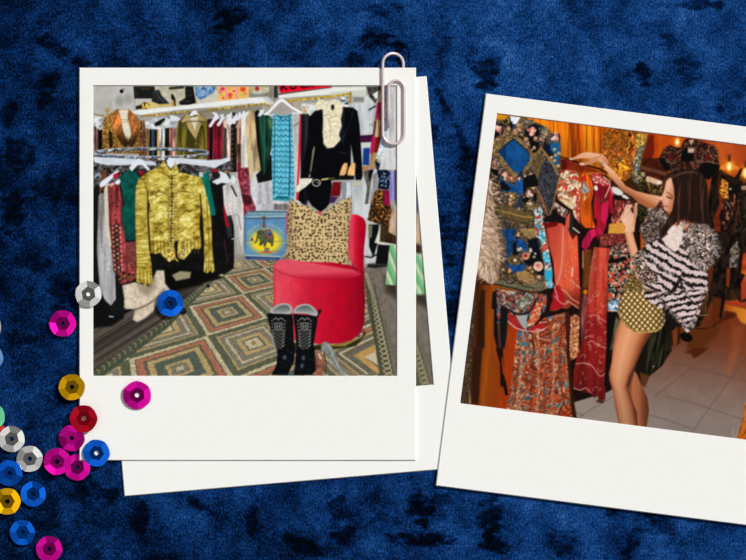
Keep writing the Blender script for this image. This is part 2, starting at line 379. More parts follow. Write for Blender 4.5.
    P.poly(T(90, 84, "40,310 110,300 130,420 95,430 60,410 40,380"), pal([(216, 218, 222), (190, 192, 198), (150, 150, 154), (222, 224, 226)], 2.2, 71, shade=.12)); P.line([(94, 114), (104, 116)], 1.2, (150, 128, 70))
    P.obj('jacket', 'brown patterned jacket just right of the fur-collared one'); P.poly(T(90, 84, "455,345 500,340 522,365 530,700 455,700"), pal([(126, 82, 54), (96, 58, 36), (156, 112, 78), (70, 44, 30)], 1.4, 72))
    P.obj('jacket', 'leopard print jacket with a wide brown fur collar')
    P.poly(T(90, 84, "110,640 113,430 128,320 160,292 200,268 250,235 360,235 440,320 470,345 460,650"), spots((196, 150, 70), (56, 36, 16), 1.7, .36, 73, amp=.25))
    P.poly(T(90, 84, "178,390 200,440 214,560 190,640 175,560"), (40, 28, 16), soft=1)
    P.poly(T(90, 84, "265,240 355,238 352,330 386,420 380,500 345,548 310,440 285,330"), N((226, 220, 198), .06, 3, 74)); P.line(T(90, 84, "280,330 345,335 350,350"), 1, (196, 176, 140)); P.line(T(90, 84, "300,355 350,355"), .8, (190, 170, 130))
    fur = shade(fold((150, 96, 50), .75, 1.25, 2.2, 75, .35, .2), lambda x, y: 1.25 - .9 * sstep(124, 146, y))
    P.poly(T(90, 84, "250,235 272,258 290,330 300,420 330,500 352,556 330,590 262,520 222,440 200,370 188,300"), fur, soft=1.2)
    P.poly(T(90, 84, "358,240 425,285 458,370 456,460 420,560 380,590 350,560 386,470 372,400 354,330"), fur, soft=1.2)
    P.ell(126.5, 142, 3, 4, (54, 30, 14), soft=2.5, a=.8)
    P.obj('finial_post', 'thin gold post with a ball finial'); P.line(T(90, 84, "160,260 162,300"), 1.5, (176, 146, 66)); P.line(T(90, 84, "165,300 180,400 200,440"), 1.8, spots((210, 180, 100), (80, 60, 20), 1.4, .35, 76)); P.ell(107.2, 109.8, 2.0, 1.9, (170, 138, 62)); P.ell(106.8, 109.3, .7, .6, (236, 216, 150))
    P.obj('garment', 'narrow tan, white and black clothes between the two jackets')
    P.strips(146, 128, 160, [(3.2, (170, 140, 96)), (2.6, (24, 26, 26)), (2.4, (42, 62, 84)), (3, (20, 20, 20)), (2.2, (176, 146, 96)), (5.4, (216, 214, 208)), (4.6, (26, 28, 28)), (3, (190, 120, 100)), (4, (206, 150, 140)), (2.6, (120, 160, 110)), (4, (222, 224, 216))], 78)
    P.poly(T(90, 84, "510,355 560,335 620,312 700,310 746,330 810,350 830,400 746,400 650,425 560,420 515,410"), pal([(224, 227, 230), (206, 210, 214), (186, 190, 194), (230, 232, 234)], 4.0, 79, shade=.08), sm=False)
    P.poly(T(90, 84, "600,365 690,315 702,330 650,385 605,395"), (20, 20, 22)); P.line(T(90, 84, "650,390 700,345"), .8, (150, 140, 100))
    P.poly(T(170, 84, "0,285 60,300 110,330 60,350 0,345"), (222, 226, 232)); P.poly(T(170, 84, "0,345 60,345 50,380 0,380"), (160, 164, 168))
    P.obj('jacket', 'olive suede jacket with a beige collar on a white hanger')
    P.poly(T(170, 84, "60,700 62,420 75,350 130,300 200,260 270,262 330,320 352,360 345,700"), fold((112, 102, 38), .62, 1.25, 4.5, 80, .1, .12))
    P.line(T(170, 84, "95,420 110,700"), 1.4, (50, 46, 16), a=.7); P.line(T(170, 84, "305,400 320,500 325,690"), 1.4, (52, 48, 16), a=.7)
    P.poly(T(170, 84, "150,360 180,430 215,470 205,480 165,430"), (36, 34, 14)); P.poly(T(170, 84, "300,385 310,400 245,450 240,440"), (36, 34, 14))
    P.poly(T(170, 84, "104,345 165,268 186,320 245,490 240,520 165,410 150,355 112,368"), N((186, 164, 112), .08, 3, 81)); P.poly(T(170, 84, "258,258 340,350 275,346 292,372 243,505 215,430 262,330"), N((180, 158, 104), .08, 3, 82))
    P.poly(T(170, 84, "182,312 264,300 258,350 230,440"), N((216, 206, 178), .08, 2, 83)); P.line(T(170, 84, "110,366 160,350 275,345 338,352"), .9, (40, 34, 16), a=.7)
    P.poly(T(170, 84, "174,300 200,262 222,243 250,250 266,290 240,284 205,300"), (232, 234, 238))
    P.ell(195.6, 143.5, .6, .6, (190, 170, 110))
    P.obj('garment', 'burgundy, black and blush garments right of the olive jacket')
    P.strips(207, 119, 160, [(2.2, (130, 22, 40)), (3.6, (22, 16, 20)), (3.4, (150, 24, 60)), (4.4, (118, 14, 30)), (2.2, (140, 30, 44)), (2.8, (96, 84, 76))], 85)
    P.strips(225.6, 121, 172, [(1.2, (60, 50, 46)), (4, (220, 190, 180)), (6.2, (26, 27, 28)), (3.2, (176, 136, 110)), (3.4, (190, 110, 120))], 91)
    for y in range(128, 172, 5): P.rect(231.2, y, 233, y + 2, (150, 116, 60), a=.7)
    P.obj('garment', 'brown satin garment hanging above the pink tweed'); P.poly(T(170, 144, "610,0 665,0 668,170 635,175"), fold((106, 70, 52), .6, 1.3, 2, 92))
    P.obj('dress', 'burgundy tweed dress hanging at middle of the rail'); P.poly([(237.5, 160), (241, 162), (249, 168), (250.5, 195), (256, 208), (255, 222), (245, 222), (241, 204), (239, 204), (238, 190)], pal([(150, 60, 78), (120, 36, 54), (182, 110, 120), (96, 26, 40), (160, 84, 96)], 1.1, 93))
    P.line([(239, 164), (240, 206)], 2.0, (150, 16, 40)); P.poly([(240, 193), (251, 196), (252, 204), (243, 206)], (60, 20, 26), soft=1, a=.8); P.poly([(240, 206), (245, 204), (245, 209), (241, 209)], (200, 20, 30))
    P.obj('blouse', 'cream blouse hanging on the rail'); P.poly([(241, 114), (247, 112), (249, 140), (249.5, 167), (241, 168)], fold((224, 220, 210), .86, 1.06, 3, 95))
    P.obj('coat', 'beige coat hanging on the rail'); P.poly([(245.6, 116), (249, 110), (254.5, 111), (257, 140), (261.5, 170), (253.4, 172.5), (250, 179), (247.4, 160)], fold((198, 174, 134), .72, 1.15, 2.6, 96)); P.poly([(250, 150), (252.5, 150), (254, 178), (250, 178)], (206, 196, 160), soft=1)
    P.obj('dress', 'black dress hanging beside the beige coat'); P.poly([(254.6, 112), (258, 109.5), (262, 116), (265, 150), (271.6, 156), (272.5, 180), (258, 183), (256, 175), (261, 170), (257, 145)], N((16, 18, 18), .6, 2, 97))
    P.obj('dress', 'dark green velvet dress hanging beside the turquoise trousers'); P.poly([(259, 116), (262, 112.6), (265, 112), (272.4, 119), (272, 145), (269.5, 158), (266, 172), (263, 176), (262, 165), (260, 140)], fold((34, 84, 66), .5, 1.3, 3, 98)); P.poly(T(250, 84, "160,320 205,340 208,430 180,400"), (86, 128, 84), soft=1)
    P.poly(T(250, 84, "70,300 95,240 130,235 130,275 100,300"), (222, 226, 226)); 
    P.obj('hanger', 'white hanger cluster right of the olive jacket'); [P.line(T(170, 84, t_), [1.6, 3.4, 3.0], (228, 231, 235), sm=True) for t_ in ('400,270 430,295 375,390', '470,295 500,300 450,380', '430,280 440,310 420,330', '520,290 545,300 540,360', '570,270 560,320 600,360', '620,280 600,330 560,370', '650,265 640,310 600,340', '690,255 680,290 650,320', '730,260 700,290 690,330')]; P.poly(T(170, 84, "580,265 612,268 606,295 585,292"), (30, 30, 30)); P.line(T(170, 84, "500,300 525,285"), .9, (60, 60, 60))
    P.poly(T(170, 84, "495,350 525,310 535,420 500,400"), (226, 200, 186)); P.poly(T(170, 84, "610,400 660,310 662,400 630,420"), (196, 160, 140)) 
    # turquoise trousers on their hanger
    P.bg(); P.rect(292.5, 112, 300.5, 205, fold((200, 199, 197), .88, 1.05, 4, 100)); P.poly(T(250, 84, "400,390 460,340 455,380 405,400"), (150, 146, 128))
    P.poly(T(250, 144, "80,370 200,340 210,560 60,560"), fold((206, 206, 210), .85, 1.05, 4, 101)); P.poly(T(250, 204, "220,0 360,0 360,60 220,55"), fold((150, 140, 142), .7, 1.1, 3, 102))
    P.obj('trousers', 'red trouser leg hanging beside the turquoise trousers'); P.poly([(299.8, 114), (301, 114), (300.8, 145), (298.8, 180), (298, 200), (296, 200), (297.6, 170)], (222, 22, 62))
    P.obj('trousers', 'turquoise snakeskin trousers folded over a white hanger')
    def snake(x, y):
        u = (x - 281) / 4.6; v = (y - 110) / 5.2
        k = np.abs(np.mod(u, 1) - .5) * 2; r = np.mod(v + .35 * k + .35 * (vn(u * .9, v * .9, 3) - .5), 1)
        c = mixc(C((104, 186, 204)) * (0.9 + .3 * fbm(x / 3, y / 3, 6)[..., None]), C((26, 92, 122)), (1 - sstep(.12, .34, r)) * .75)
        return mixc(c, C((40, 112, 140)), (k > .9) * .5)
    P.poly([(273, 113), (274.8, 112.6), (276, 115), (289.6, 115), (291.6, 112), (293, 144), (294.6, 197), (292, 200), (288, 201.5), (272.6, 200), (271.6, 160), (272, 140)], snake)
    P.line([(274.4, 116), (274.6, 150), (274, 195)], .8, (30, 98, 128)); P.line([(289.4, 116), (290, 160), (288.8, 196)], 1.1, (24, 82, 110)); P.line([(277, 197), (288, 197.6)], 1.6, (16, 84, 92)); P.line([(275, 199.4), (290, 199.8)], 1.6, (36, 150, 156)); P.line([(277, 116.5), (288, 117)], 1.0, (34, 104, 126)); P.ell(281, 117.6, 1.2, .8, (40, 70, 70))
    P.obj('hanger', 'white hanger holding the turquoise trousers'); P.line(T(250, 84, "140,280 175,262 265,165 295,148 325,165 400,225 480,268"), [2.4, 2.2, 3, 3, 3, 2.6, 2.6], (240, 241, 243)); P.line(T(250, 84, "150,285 225,288"), 1.2, (228, 230, 234)); P.line(T(250, 84, "390,272 480,270"), 1.2, (228, 230, 234))
    # black velvet jacket and leather
    P.obj('garment', 'tags and pale hanger tops above the black jacket'); P.poly(T(250, 84, "478,190 500,180 620,180 700,150 720,200 690,270 620,260 555,300 540,270 485,265"), pal([(232, 232, 230), (210, 210, 208), (224, 190, 130), (200, 200, 196), (236, 236, 234)], 2.0, 103, shade=.1)); P.line(T(250, 84, "500,215 515,250"), 1.6, (222, 150, 100)); P.line(T(250, 84, "620,200 640,240"), .8, (60, 60, 60))
    P.poly(T(322, 84, "165,120 235,120 260,210 200,215 180,170"), pal([(228, 232, 230), (200, 204, 204), (90, 100, 96)], 2.2, 104))
    P.obj('trousers', 'black leather trousers beside the velvet jacket'); P.poly([(301, 114), (308.5, 114), (312, 120), (312, 172), (306, 178), (300.4, 178), (300.6, 150)], fold((38, 40, 44), .5, 1.4, 3, 105))
    P.obj('trousers', 'black trousers hanging below the black velvet jacket'); P.poly([(299, 190), (302, 178), (330, 176), (332, 185), (329.8, 203), (326, 208), (320.5, 212), (312, 206), (308, 200), (304, 205), (298, 200)], N((8, 9, 12), .5, 3, 106)); P.line([(305, 190), (306, 204)], 2.4, (22, 28, 40), soft=1.5)
    P.poly([(333, 182), (342, 182), (340, 196), (330.5, 196)], N((120, 14, 24), .3, 2, 107), keep=True); P.poly([(330, 196), (338, 197), (334, 203), (329, 203)], (70, 40, 90), keep=True, soft=1)
    P.poly([(342, 182), (352, 181), (352, 200), (345, 204), (340, 198)], fold((196, 200, 206), .75, 1.08, 2.5, 108), keep=True); P.poly([(340.5, 183), (345, 183), (344, 189), (341, 190)], (130, 150, 156), keep=True)
    P.obj('jacket', 'black velvet jacket with a cream ruffled front')
    vel = lambda x, y: C((7, 8, 12)) * (1 + 1.4 * sstep(.6, .9, fbm(x / 3, y / 6, 110)))[..., None]
    P.poly([(309, 117), (315.4, 110.5), (330, 108), (344, 107), (353, 107.4), (357.4, 111), (359.6, 125), (361.2, 150), (362.6, 176), (361, 180), (355.6, 180), (353.4, 160), (351, 145), (350.6, 178), (333, 180), (313, 182), (310, 178), (313.6, 150), (313, 148), (308.4, 178), (300.6, 179), (303, 165), (307.6, 140)], vel)
    for s in ("265,350 215,470 190,500", "290,235 270,330"): P.line(T(322, 84, s), [.6, 1.2, .6], (40, 48, 58), sm=True, a=.8)
    P.line(T(322, 84, "195,230 185,400 195,560"), 1.6, (30, 42, 58), sm=True, a=.8); P.line(T(322, 144, "165,78 230,90"), 1.4, (44, 44, 52), a=.8); P.line(T(250, 144, "600,30 580,150 565,250"), 1.6, (150, 140, 110), a=.85, sm=True, keep=True)
    P.line(T(322, 84, "205,240 205,520"), .8, (52, 62, 84), a=.6)
    P.obj('ruffle', 'cream lace ruffle at the neck of the black velvet jacket')
    P.poly(T(322, 84, "-30,140 60,160 100,140 160,150 195,195 190,260 175,330 185,390 160,470 175,520 110,590 50,600 15,560 5,450 10,340 5,240 -10,220 -40,250 -60,190"), lambda x, y: C((236, 226, 198)) * (.82 + .34 * fbm(x / 1.9, y / 1.1, 112))[..., None], soft=1)
    P.ell(332.6, 107.2, 1.7, 2.8, (42, 36, 30)); P.line(T(322, 84, "20,300 60,280 90,310 140,290"), 1.0, (182, 160, 118), sm=True, a=.7); P.line(T(322, 84, "60,320 80,420 70,520"), .9, (190, 168, 126), sm=True, a=.7)
    P.obj('belt', 'black belt with a gold clasp and a round silver buckle'); P.line([(312, 181.4), (322, 179.4), (334, 178.6), (353, 178.6)], 2.2, (14, 14, 14)); P.line([(322, 179.6), (328.6, 178.6)], 1.6, (220, 206, 130)); P.line([(328.6, 178.6), (334, 178.4)], 1.4, (110, 100, 70))
    th = np.linspace(0, 2 * math.pi, 22); P.line(np.stack([316.4 + 3.9 * np.cos(th), 182.8 + 3.2 * np.sin(th)], 1), 1.2, (176, 176, 172)); P.line([(316.5, 182.4), (319.5, 183)], .9, (170, 170, 168))
    P.obj('cuff', 'cream ruffled cuff left of the belt buckle'); P.poly(T(250, 144, "465,325 500,318 585,320 575,350 520,400 490,420 450,450 425,440 430,400 455,370"), lambda x, y: C((236, 232, 216)) * (.84 + .26 * fbm(x / 1.6, y / 1.2, 113))[..., None])
    P.obj('cuff', 'cream ruffled cuff right of the tan shoes'); P.poly(T(322, 144, "290,350 350,335 370,370 355,395 310,395 270,370"), lambda x, y: C((204, 198, 176)) * (.8 + .3 * fbm(x / 1.4, y / 1.1, 114))[..., None])
    for k, s in enumerate(("165,292 180,225 205,182 235,178 236,225 215,285", "238,290 255,215 285,182 310,184 307,250 290,300")):
        P.obj('shoe', ('left' if k == 0 else 'right') + ' tan pump with a black toe hung on the belt')
        P.poly(T(322, 144, s), shade((236, 188, 124), lambda x, y: .86 + .3 * fbm(x / 2, y / 4, 116)), sm=True)
        x = 160 + 78 * k; P.poly(T(322, 144, "%d,292 %d,296 %d,330 %d,330" % (x - 6, x + 64, x + 58, x - 6)), N((26, 24, 24), .6, 1.2, 117))
    # blue tin trunk
    P.obj('trunk', 'pale blue tin trunk painted with an elephant on a yellow disc')
    P.poly([(244, 216), (250, 210.6), (262, 211.6), (288, 211.4), (288, 240), (286, 259), (280, 260), (246, 258.6), (244, 250)], lambda x, y: C((102, 152, 190)) * (.88 + .2 * fbm(x / 6, y / 6, 120) - .12 * (x < 246))[..., None])
    P.line([(244, 218.2), (266, 218.6), (287, 217.8)], 1.6, (84, 110, 122)); P.line([(247, 216.8), (287, 216.2)], 1.1, (176, 200, 206)); P.line([(250, 211.4), (287, 211.6)], 1.0, (70, 96, 110)); P.line([(248, 213.6), (286, 214)], 1.4, N((150, 170, 150), .3, 1.2, 121))
    P.ell(265.6, 241.5, 16, 12, (226, 206, 70), soft=4); P.ell(265.6, 241, 12.5, 9.6, (242, 214, 40), soft=2)
    P.line([(246, 240.6), (287, 241.4)], .9, (150, 150, 90), a=.8); P.line([(246, 243), (286, 243)], .6, (190, 190, 140), a=.7)
    th = np.linspace(math.radians(200), math.radians(338), 13)
    for k, t in enumerate(th):
        if k in (5, 6): continue
        x = 265.6 + 18.6 * math.cos(t); y = 238.5 + 14 * math.sin(t); n = np.array([math.cos(t), math.sin(t)]); m = np.array([-n[1], n[0]])
        b = np.array([x, y])
        G_ = [[(.7, -.9), (-.6, -.8), (-.6, .9), (.7, .9), (.7, .1)], [(-.6, .9), (-.6, -.9), (.6, -.9), (.6, .9), (-.6, .9)], [(-.6, .9), (-.6, -.9), (.5, -.6), (-.4, .1), (.7, .9)], [(-.7, .9), (-.5, -.9), (0, .3), (.5, -.9), (.7, .9)], [(-.7, .9), (0, -.9), (.7, .9)],
              [], [], [(-.6, .9), (-.6, -.9)], [(-.6, .9), (-.6, -.9), (.5, -.6), (-.4, .1), (.7, .9)], [(.7, -.9), (-.6, -.7), (-.6, .7), (.7, .9)], [(-.6, -.9), (-.6, .7), (.6, .7), (.6, -.9)], [(.7, -.9), (-.6, -.7), (.6, .3), (-.7, .9)], [(-.6, .9), (-.6, -.9)]][k]
        if G_: P.line([b + m * gx * 1.1 - n * gy * 1.2 for gx, gy in G_], .75, (200, 198, 156), a=.7)
    EL = (86, 92, 66)
    P.poly([(257.2, 231.4), (260, 229.8), (264, 230.2), (268, 229.4), (272, 231.6), (274, 236), (273.6, 242), (273, 246), (271.4, 246.6), (270.4, 243.6), (268.6, 242), (266.6, 242.4), (265.6, 247), (263.6, 247), (263.4, 243.8), (260.6, 246), (258.8, 245), (260.2, 241), (258.6, 238), (257.4, 240.4), (256.4, 243), (254.4, 243.6), (254, 242.4), (255.6, 241.6), (256.4, 237)], N(EL, .45, 1.3, 122), sm=False)
    P.poly([(264.4, 229.8), (270.4, 229), (273.4, 236.6), (270, 238.6), (266.4, 236)], (196, 106, 60)); P.poly([(265.4, 230.6), (270, 230), (272.2, 235.6), (269.6, 237.2), (267, 234.8)], (52, 84, 128)); P.ell(268.4, 232, 1.2, .9, (130, 160, 180))
    P.ell(266.8, 252.2, 6.5, 1.1, (206, 96, 40)); P.poly([(264.6, 247.6), (269, 247.6), (269.6, 251.4), (264, 251.4)], (96, 136, 150)); P.line([(264.4, 249), (269.4, 249)], .7, (200, 90, 70)); P.ell(252, 239.4, 1.4, 1.6, (110, 90, 130)); P.line([(274, 251.6), (282, 250.6)], 1, (140, 140, 90), a=.7)
    P.line([(264, 217), (264, 227)], 1.3, (104, 58, 44)); P.ell(264, 226, 1.5, 1.9, (150, 70, 46)); P.line([(262, 217.4), (266, 217.4)], 1.4, (120, 62, 48))
    P.poly([(245, 256), (280, 257.6), (279, 260), (246, 259.2)], (42, 66, 122)); P.line([(245, 255.4), (281, 256.6)], .9, (206, 200, 170)); P.line([(250, 258), (276, 258.8)], .7, (140, 156, 190), a=.7)
    # ---- front left: round rack
    P.obj('garment', 'mass of dark clothes hanging on the round rack')
    P.poly([(93, 164), (110, 160), (200, 162), (228, 170), (234, 190), (234, 268), (225, 274), (205, 275), (170, 290), (150, 300), (110, 322), (93, 322)], N((20, 19, 20), .6, 3, 130))
    P.poly([(93, 160), (230, 160), (232, 168), (222, 184), (150, 178), (140, 172), (118, 180), (93, 190)], pal([(60, 58, 58), (96, 92, 92), (30, 28, 28), (130, 126, 128), (80, 76, 78)], 2.4, 131))
    P.poly(T(170, 264, "40,140 80,85 200,75 210,140 120,150"), (150, 140, 112)); P.poly(T(170, 264, "0,185 330,140 300,200 60,240 0,230"), (42, 36, 30), soft=2)
    P.poly(T(90, 84, "40,940 80,940 90,1200 60,1150 40,1010"), (26, 26, 27))
    P.poly([(93, 300), (120, 300), (124, 318), (112, 326), (93, 328)], DK, soft=2)
    P.obj('garment', 'brown suede piece at the left of the round rack'); P.poly(T(90, 144, "120,240 155,240 130,400 95,460 85,440"), (118, 74, 36))
    P.obj('dress', 'pale grey knit dress at the left of the round rack'); P.poly([(98.4, 196), (100, 193), (104, 193), (107.4, 205), (110, 240), (114.6, 270), (116.4, 299), (112.4, 307), (105, 300), (99.6, 290), (96.8, 250)], fold((168, 166, 166), .78, 1.15, 3.5, 133, grain=.1)); P.poly([(99, 270), (115, 272), (116, 299), (112, 306), (106, 300)], (180, 176, 178), soft=3, a=.6)
    P.obj('dress', 'cream sleeveless dress between the grey and red ones'); P.poly([(103.8, 190), (105.6, 184), (109, 183), (110, 225), (112, 246), (110, 246.5), (106.4, 235), (104.6, 215)], N((214, 204, 184), .06, 2, 134))
    P.obj('dress', 'dusty red embroidered dress with a column of ornaments')
    P.poly([(107.6, 186), (112, 182), (119, 184), (122, 200), (125, 230), (127, 242), (135, 243), (135.6, 278), (131, 281.6), (119, 285), (117, 273), (113.6, 272), (111.6, 247), (109, 225)], fold((144, 62, 64), .6, 1.25, 2.6, 135, grain=.2))
    rnd = random.Random(5)
    for k in range(44):
        x = rnd.uniform(109, 121) + (k > 30) * 10; y = rnd.uniform(186, 236) if k < 20 else rnd.uniform(240, 280); P.ell(x, y, .8, .9, rnd.choice([(48, 26, 28), (70, 34, 36), (190, 150, 120), (96, 36, 44)]), clip=True, a=.85)
    for k in range(11):
        x = 115 + k * .25; y = 226 + k * 4.6
        P.ell(x + 1.3, y, 2.3, 1.9, (52, 34, 34), clip=True); P.ell(x + 1.3, y, 1.2, 1.0, [(200, 180, 150), (176, 160, 80), (160, 80, 80)][k % 3], clip=True)
        P.ell(x - 2.4, y + 2, .9, .8, (206, 176, 150), clip=True); P.ell(x + 5, y + 2, .9, .8, (206, 176, 150), clip=True)
    P.poly([(118, 272), (134, 271), (135, 279), (119, 284)], pal([(150, 60, 62), (40, 26, 26), (178, 84, 84), (120, 90, 50)], 1.7, 136), clip=True)
    P.poly([(126, 241), (136, 240), (136, 262), (132, 268), (127, 258)], N((128, 66, 64), .35, 1.6, 137))
    P.obj('vest', 'dark green velvet vest on the round rack'); P.poly(T(90, 144, "370,235 400,248 465,310 428,380 422,560 424,895 400,905 330,910 305,720 290,610 318,560 290,400 260,318"), lambda x, y: C((14, 88, 78)) * (.62 + .7 * fbm(x / 3.5, y / 6, 138) - .2 * sstep(215, 240, y))[..., None]); P.line([(125.5, 241.6), (135, 240.6)], 1.6, (20, 24, 20))
    P.poly([(164, 268), (215, 272), (222, 278), (200, 284), (172, 292), (164, 296)], (12, 11, 10), soft=2); P.poly([(172, 275), (180, 271), (191, 272), (190, 278), (176, 281)], (160, 150, 122), soft=1.2)
    P.obj('trousers', 'cream fleece trousers bunched at the bottom of the rack')
    fl = lambda x, y: C((216, 202, 180)) * (.84 + .3 * fbm(x / 2.6, y / 2.6, 140))[..., None]
    P.poly(T(90, 264, "300,200 420,170 560,215 620,60 690,60 700,180 745,240 700,330 640,300 560,380 430,420 330,420 305,390 320,330"), fl, soft=1.2); P.poly(T(90, 264, "420,430 620,310 700,240 740,260 640,340 590,440 520,500 440,542 398,520"), fl, soft=1.2)
    P.line(T(90, 264, "420,425 560,365 690,240"), 1.6, (110, 90, 70), sm=True, a=.8, soft=1); P.poly(T(90, 264, "440,200 600,110 620,220 540,300 460,260"), (128, 110, 92), soft=3, a=.55)
    P.obj('garment', 'dark sequinned garment end below the red dress'); P.poly(T(90, 264, "235,110 290,200 320,380 300,430 270,470 175,490 170,420 240,330"), N((22, 26, 26), .6, 1.6, 141)); P.line(T(90, 264, "180,490 215,492"), 1.2, (190, 190, 190))
    P.obj('garment', 'teal cloth behind the gold jacket'); P.poly([(196, 172), (203, 174), (208, 172), (211.5, 190), (216, 215), (211, 216), (204, 205), (200.5, 190)], fold((10, 108, 98), .7, 1.15, 3, 143)); P.rect(199, 172, 203, 177, (200, 204, 200))
    P.obj('blouse', 'off-white linen blouse at the right of the round rack')
    P.poly([(222.6, 186), (229, 182), (234, 178), (238, 184), (243, 204), (243.6, 216), (242.6, 250), (239.6, 252), (236, 240), (233.6, 225), (231, 215), (227, 216.5), (224, 206)], fold((202, 198, 194), .84, 1.08, 4, 145)); P.line([(231.4, 186), (236.4, 196)], 1.6, (44, 40, 38)); P.line([(238, 180), (243, 206), (241, 220)], 1.0, (222, 220, 216)); P.line([(233, 216), (238, 215), (241, 230)], 1, (150, 146, 142), sm=True)
    P.poly([(225, 217), (230, 216), (232, 236), (228, 238)], (46, 54, 58), soft=1); P.line([(223.6, 206), (225, 216), (227.4, 226)], [1, 2, 2.6], (190, 16, 34)); P.line([(232, 239), (238, 238), (240, 250)], 1.4, (170, 168, 160))
    P.line([(224, 240), (228, 262)], 1.4, (90, 40, 50), a=.7)
    P.obj('caster_foot', 'small grey caster of the rack on the rug'); P.ell(210.6, 285, 2.6, 2.2, (130, 122, 118)); P.ell(208, 286, 1.6, 2, (26, 24, 22)); P.ell(183, 311.5, 3.4, 3.2, (26, 26, 26)); P.ell(182.2, 310.6, 1.4, 1.2, (66, 66, 66))
    P.obj('clothes_rack', 'round chrome clothes rack crowded with hangers')
    th = np.linspace(0, 2 * math.pi, 60)
    th0 = np.linspace(math.pi, 2 * math.pi, 30); P.line(np.stack([151 + 57 * np.cos(th0), 153.4 + 4.6 * np.sin(th0)], 1), 3.6, (74, 78, 84), a=.8)
    cr = pal([(150, 154, 158), (70, 76, 82), (196, 200, 204), (40, 46, 56), (90, 120, 150), (110, 112, 114)], 1.9, 147, .6, 1.3)
    P.line(np.stack([151 + 56.5 * np.cos(th), 153.2 + 4.4 * np.sin(th)], 1), 2.5, cr); P.line(np.stack([151 + 57.5 * np.cos(th), 151.9 + 4.2 * np.sin(th)], 1), .8, (206, 210, 214), a=.8)
    P.obj('hanger', 'white hangers fanned around the round rack')
    P.poly(T(90, 144, "38,118 240,130 400,140 600,165 620,200 420,190 280,200 140,195 38,170"), N((214, 218, 226), .06, 4, 148)); P.poly(T(170, 144, "-20,125 150,135 360,152 470,142 556,122 558,158 480,190 420,225 360,210 220,195 100,180 0,215 -20,190"), N((216, 220, 228), .06, 4, 149))
    P.poly(T(90, 144, "365,225 400,170 450,135 490,145 560,240 540,250 480,190 440,200 390,255"), (226, 230, 238)); P.poly(T(90, 144, "90,385 100,350 180,295 265,235 262,262 180,350 130,395 95,405"), (226, 230, 238)); P.poly(T(90, 144, "232,350 270,325 285,350 270,378 235,375"), (232, 234, 240))
    P.poly(T(90, 144, "38,300 90,255 95,285 40,320"), (160, 164, 168)); P.line(T(90, 144, "420,235 470,205"), 1.0, (50, 46, 46)); P.line(T(90, 144, "450,235 520,255"), 1.2, (40, 36, 36))
    P.poly(T(90, 144, "215,285 262,265 265,300 235,330 220,315"), (186, 24, 44)); P.poly(T(90, 144, "455,270 480,245 505,265 470,300"), (168, 20, 40)); P.poly(T(90, 144, "160,380 235,350 225,380 200,400"), (214, 170, 166))
    P.poly(T(170, 144, "390,350 470,310 440,250 520,270 560,330 590,280 615,330 600,380 570,350 530,370 480,360 440,380"), (222, 226, 230)); P.poly(T(170, 144, "390,265 440,240 470,290 450,320 400,310"), (34, 34, 34)); P.poly(T(170, 144, "385,235 440,235 435,265 410,260"), (180, 16, 32)); P.line(T(170, 144, "510,255 560,270"), 1.2, (176, 130, 80)); P.poly(T(170, 144, "130,215 180,195 250,240 240,260 190,250"), (52, 48, 44)); P.line(T(170, 144, "250,240 370,250"), 1.8, (110, 108, 110))
    # gold jacket
    P.obj('jacket', 'metallic gold leather jacket with fringed cuffs and hem')
    def foil(cx, w, seed, k=1.0, sy=2.2):
        def f(x, y):
            t = .6 * fbm(x / 6.5 + y * .1, y / (2.0 * sy), seed, 2) + .4 * fbm(x / 2.2, y / (.7 * sy), seed + 4, 2); t = .62 + (t - .5) * 1.7 * k
            t = t - .25 * sstep(.45, 1.0, np.abs(x - cx) / w)
            return ramp(t, [(0, (84, 66, 16)), (.3, (150, 126, 44)), (.55, (192, 170, 72)), (.8, (222, 206, 110)), (1, (240, 232, 160))])
        return f
    body = [(163.4, 160.6), (167, 166), (171, 170), (175, 163), (174.4, 161), (179, 172), (190, 174.6), (201, 177.4), (203.6, 190), (204, 205), (199.6, 218), (200, 232), (201.6, 247), (199, 249.4), (193, 248.6), (189, 254), (184, 259.6), (180, 254), (178, 262), (173, 258), (169, 262), (163.6, 257), (160, 252.6), (156, 254), (150.4, 253), (150, 240), (148.2, 217), (150, 205), (146.4, 196), (137, 182), (139.4, 178), (150, 170.6), (160, 166)]
    P.poly(body, foil(174, 32, 150))
    P.poly([(138.4, 179), (143, 180), (147.6, 196), (147.6, 218), (149.6, 252), (151.4, 265), (152.6, 283), (150, 285.6), (147.4, 282), (145, 286.6), (142, 282), (139, 284), (136, 281), (136.4, 262), (135.4, 231), (135, 205), (135.6, 187)], foil(143, 10, 151, .8, 1.0))
    P.poly([(196, 176), (201, 177.4), (205, 189), (209.4, 207), (211.4, 222), (212.4, 250), (214.4, 271), (212.6, 273), (210, 270.6), (207.4, 273.4), (203.4, 271.6), (204.4, 262), (203.6, 240), (202.6, 220), (199, 200)], foil(205, 10, 152, .9, 3.4))
    P.line([(147.6, 190), (148, 218), (150, 250)], [1.2, 2, 2.2], (66, 50, 14), a=.75, sm=True); P.line([(200, 194), (201.8, 218), (203.4, 246)], [1, 2.2, 2.2], (40, 30, 10), a=.8, sm=True)
    P.poly([(149.6, 214), (152, 228), (151, 242)], (236, 226, 150), soft=2, a=.6)
    for k in range(9): P.line([(138 + k * 1.4, 180 + k * .4), (158 + k * .6, 184 + k * 1.3)], .6, (112, 92, 28) if k % 2 else (238, 228, 150), a=.45, soft=.8)
    P.line([(145, 190), (160, 192), (170, 190)], 1, (120, 98, 34), a=.5, sm=True)
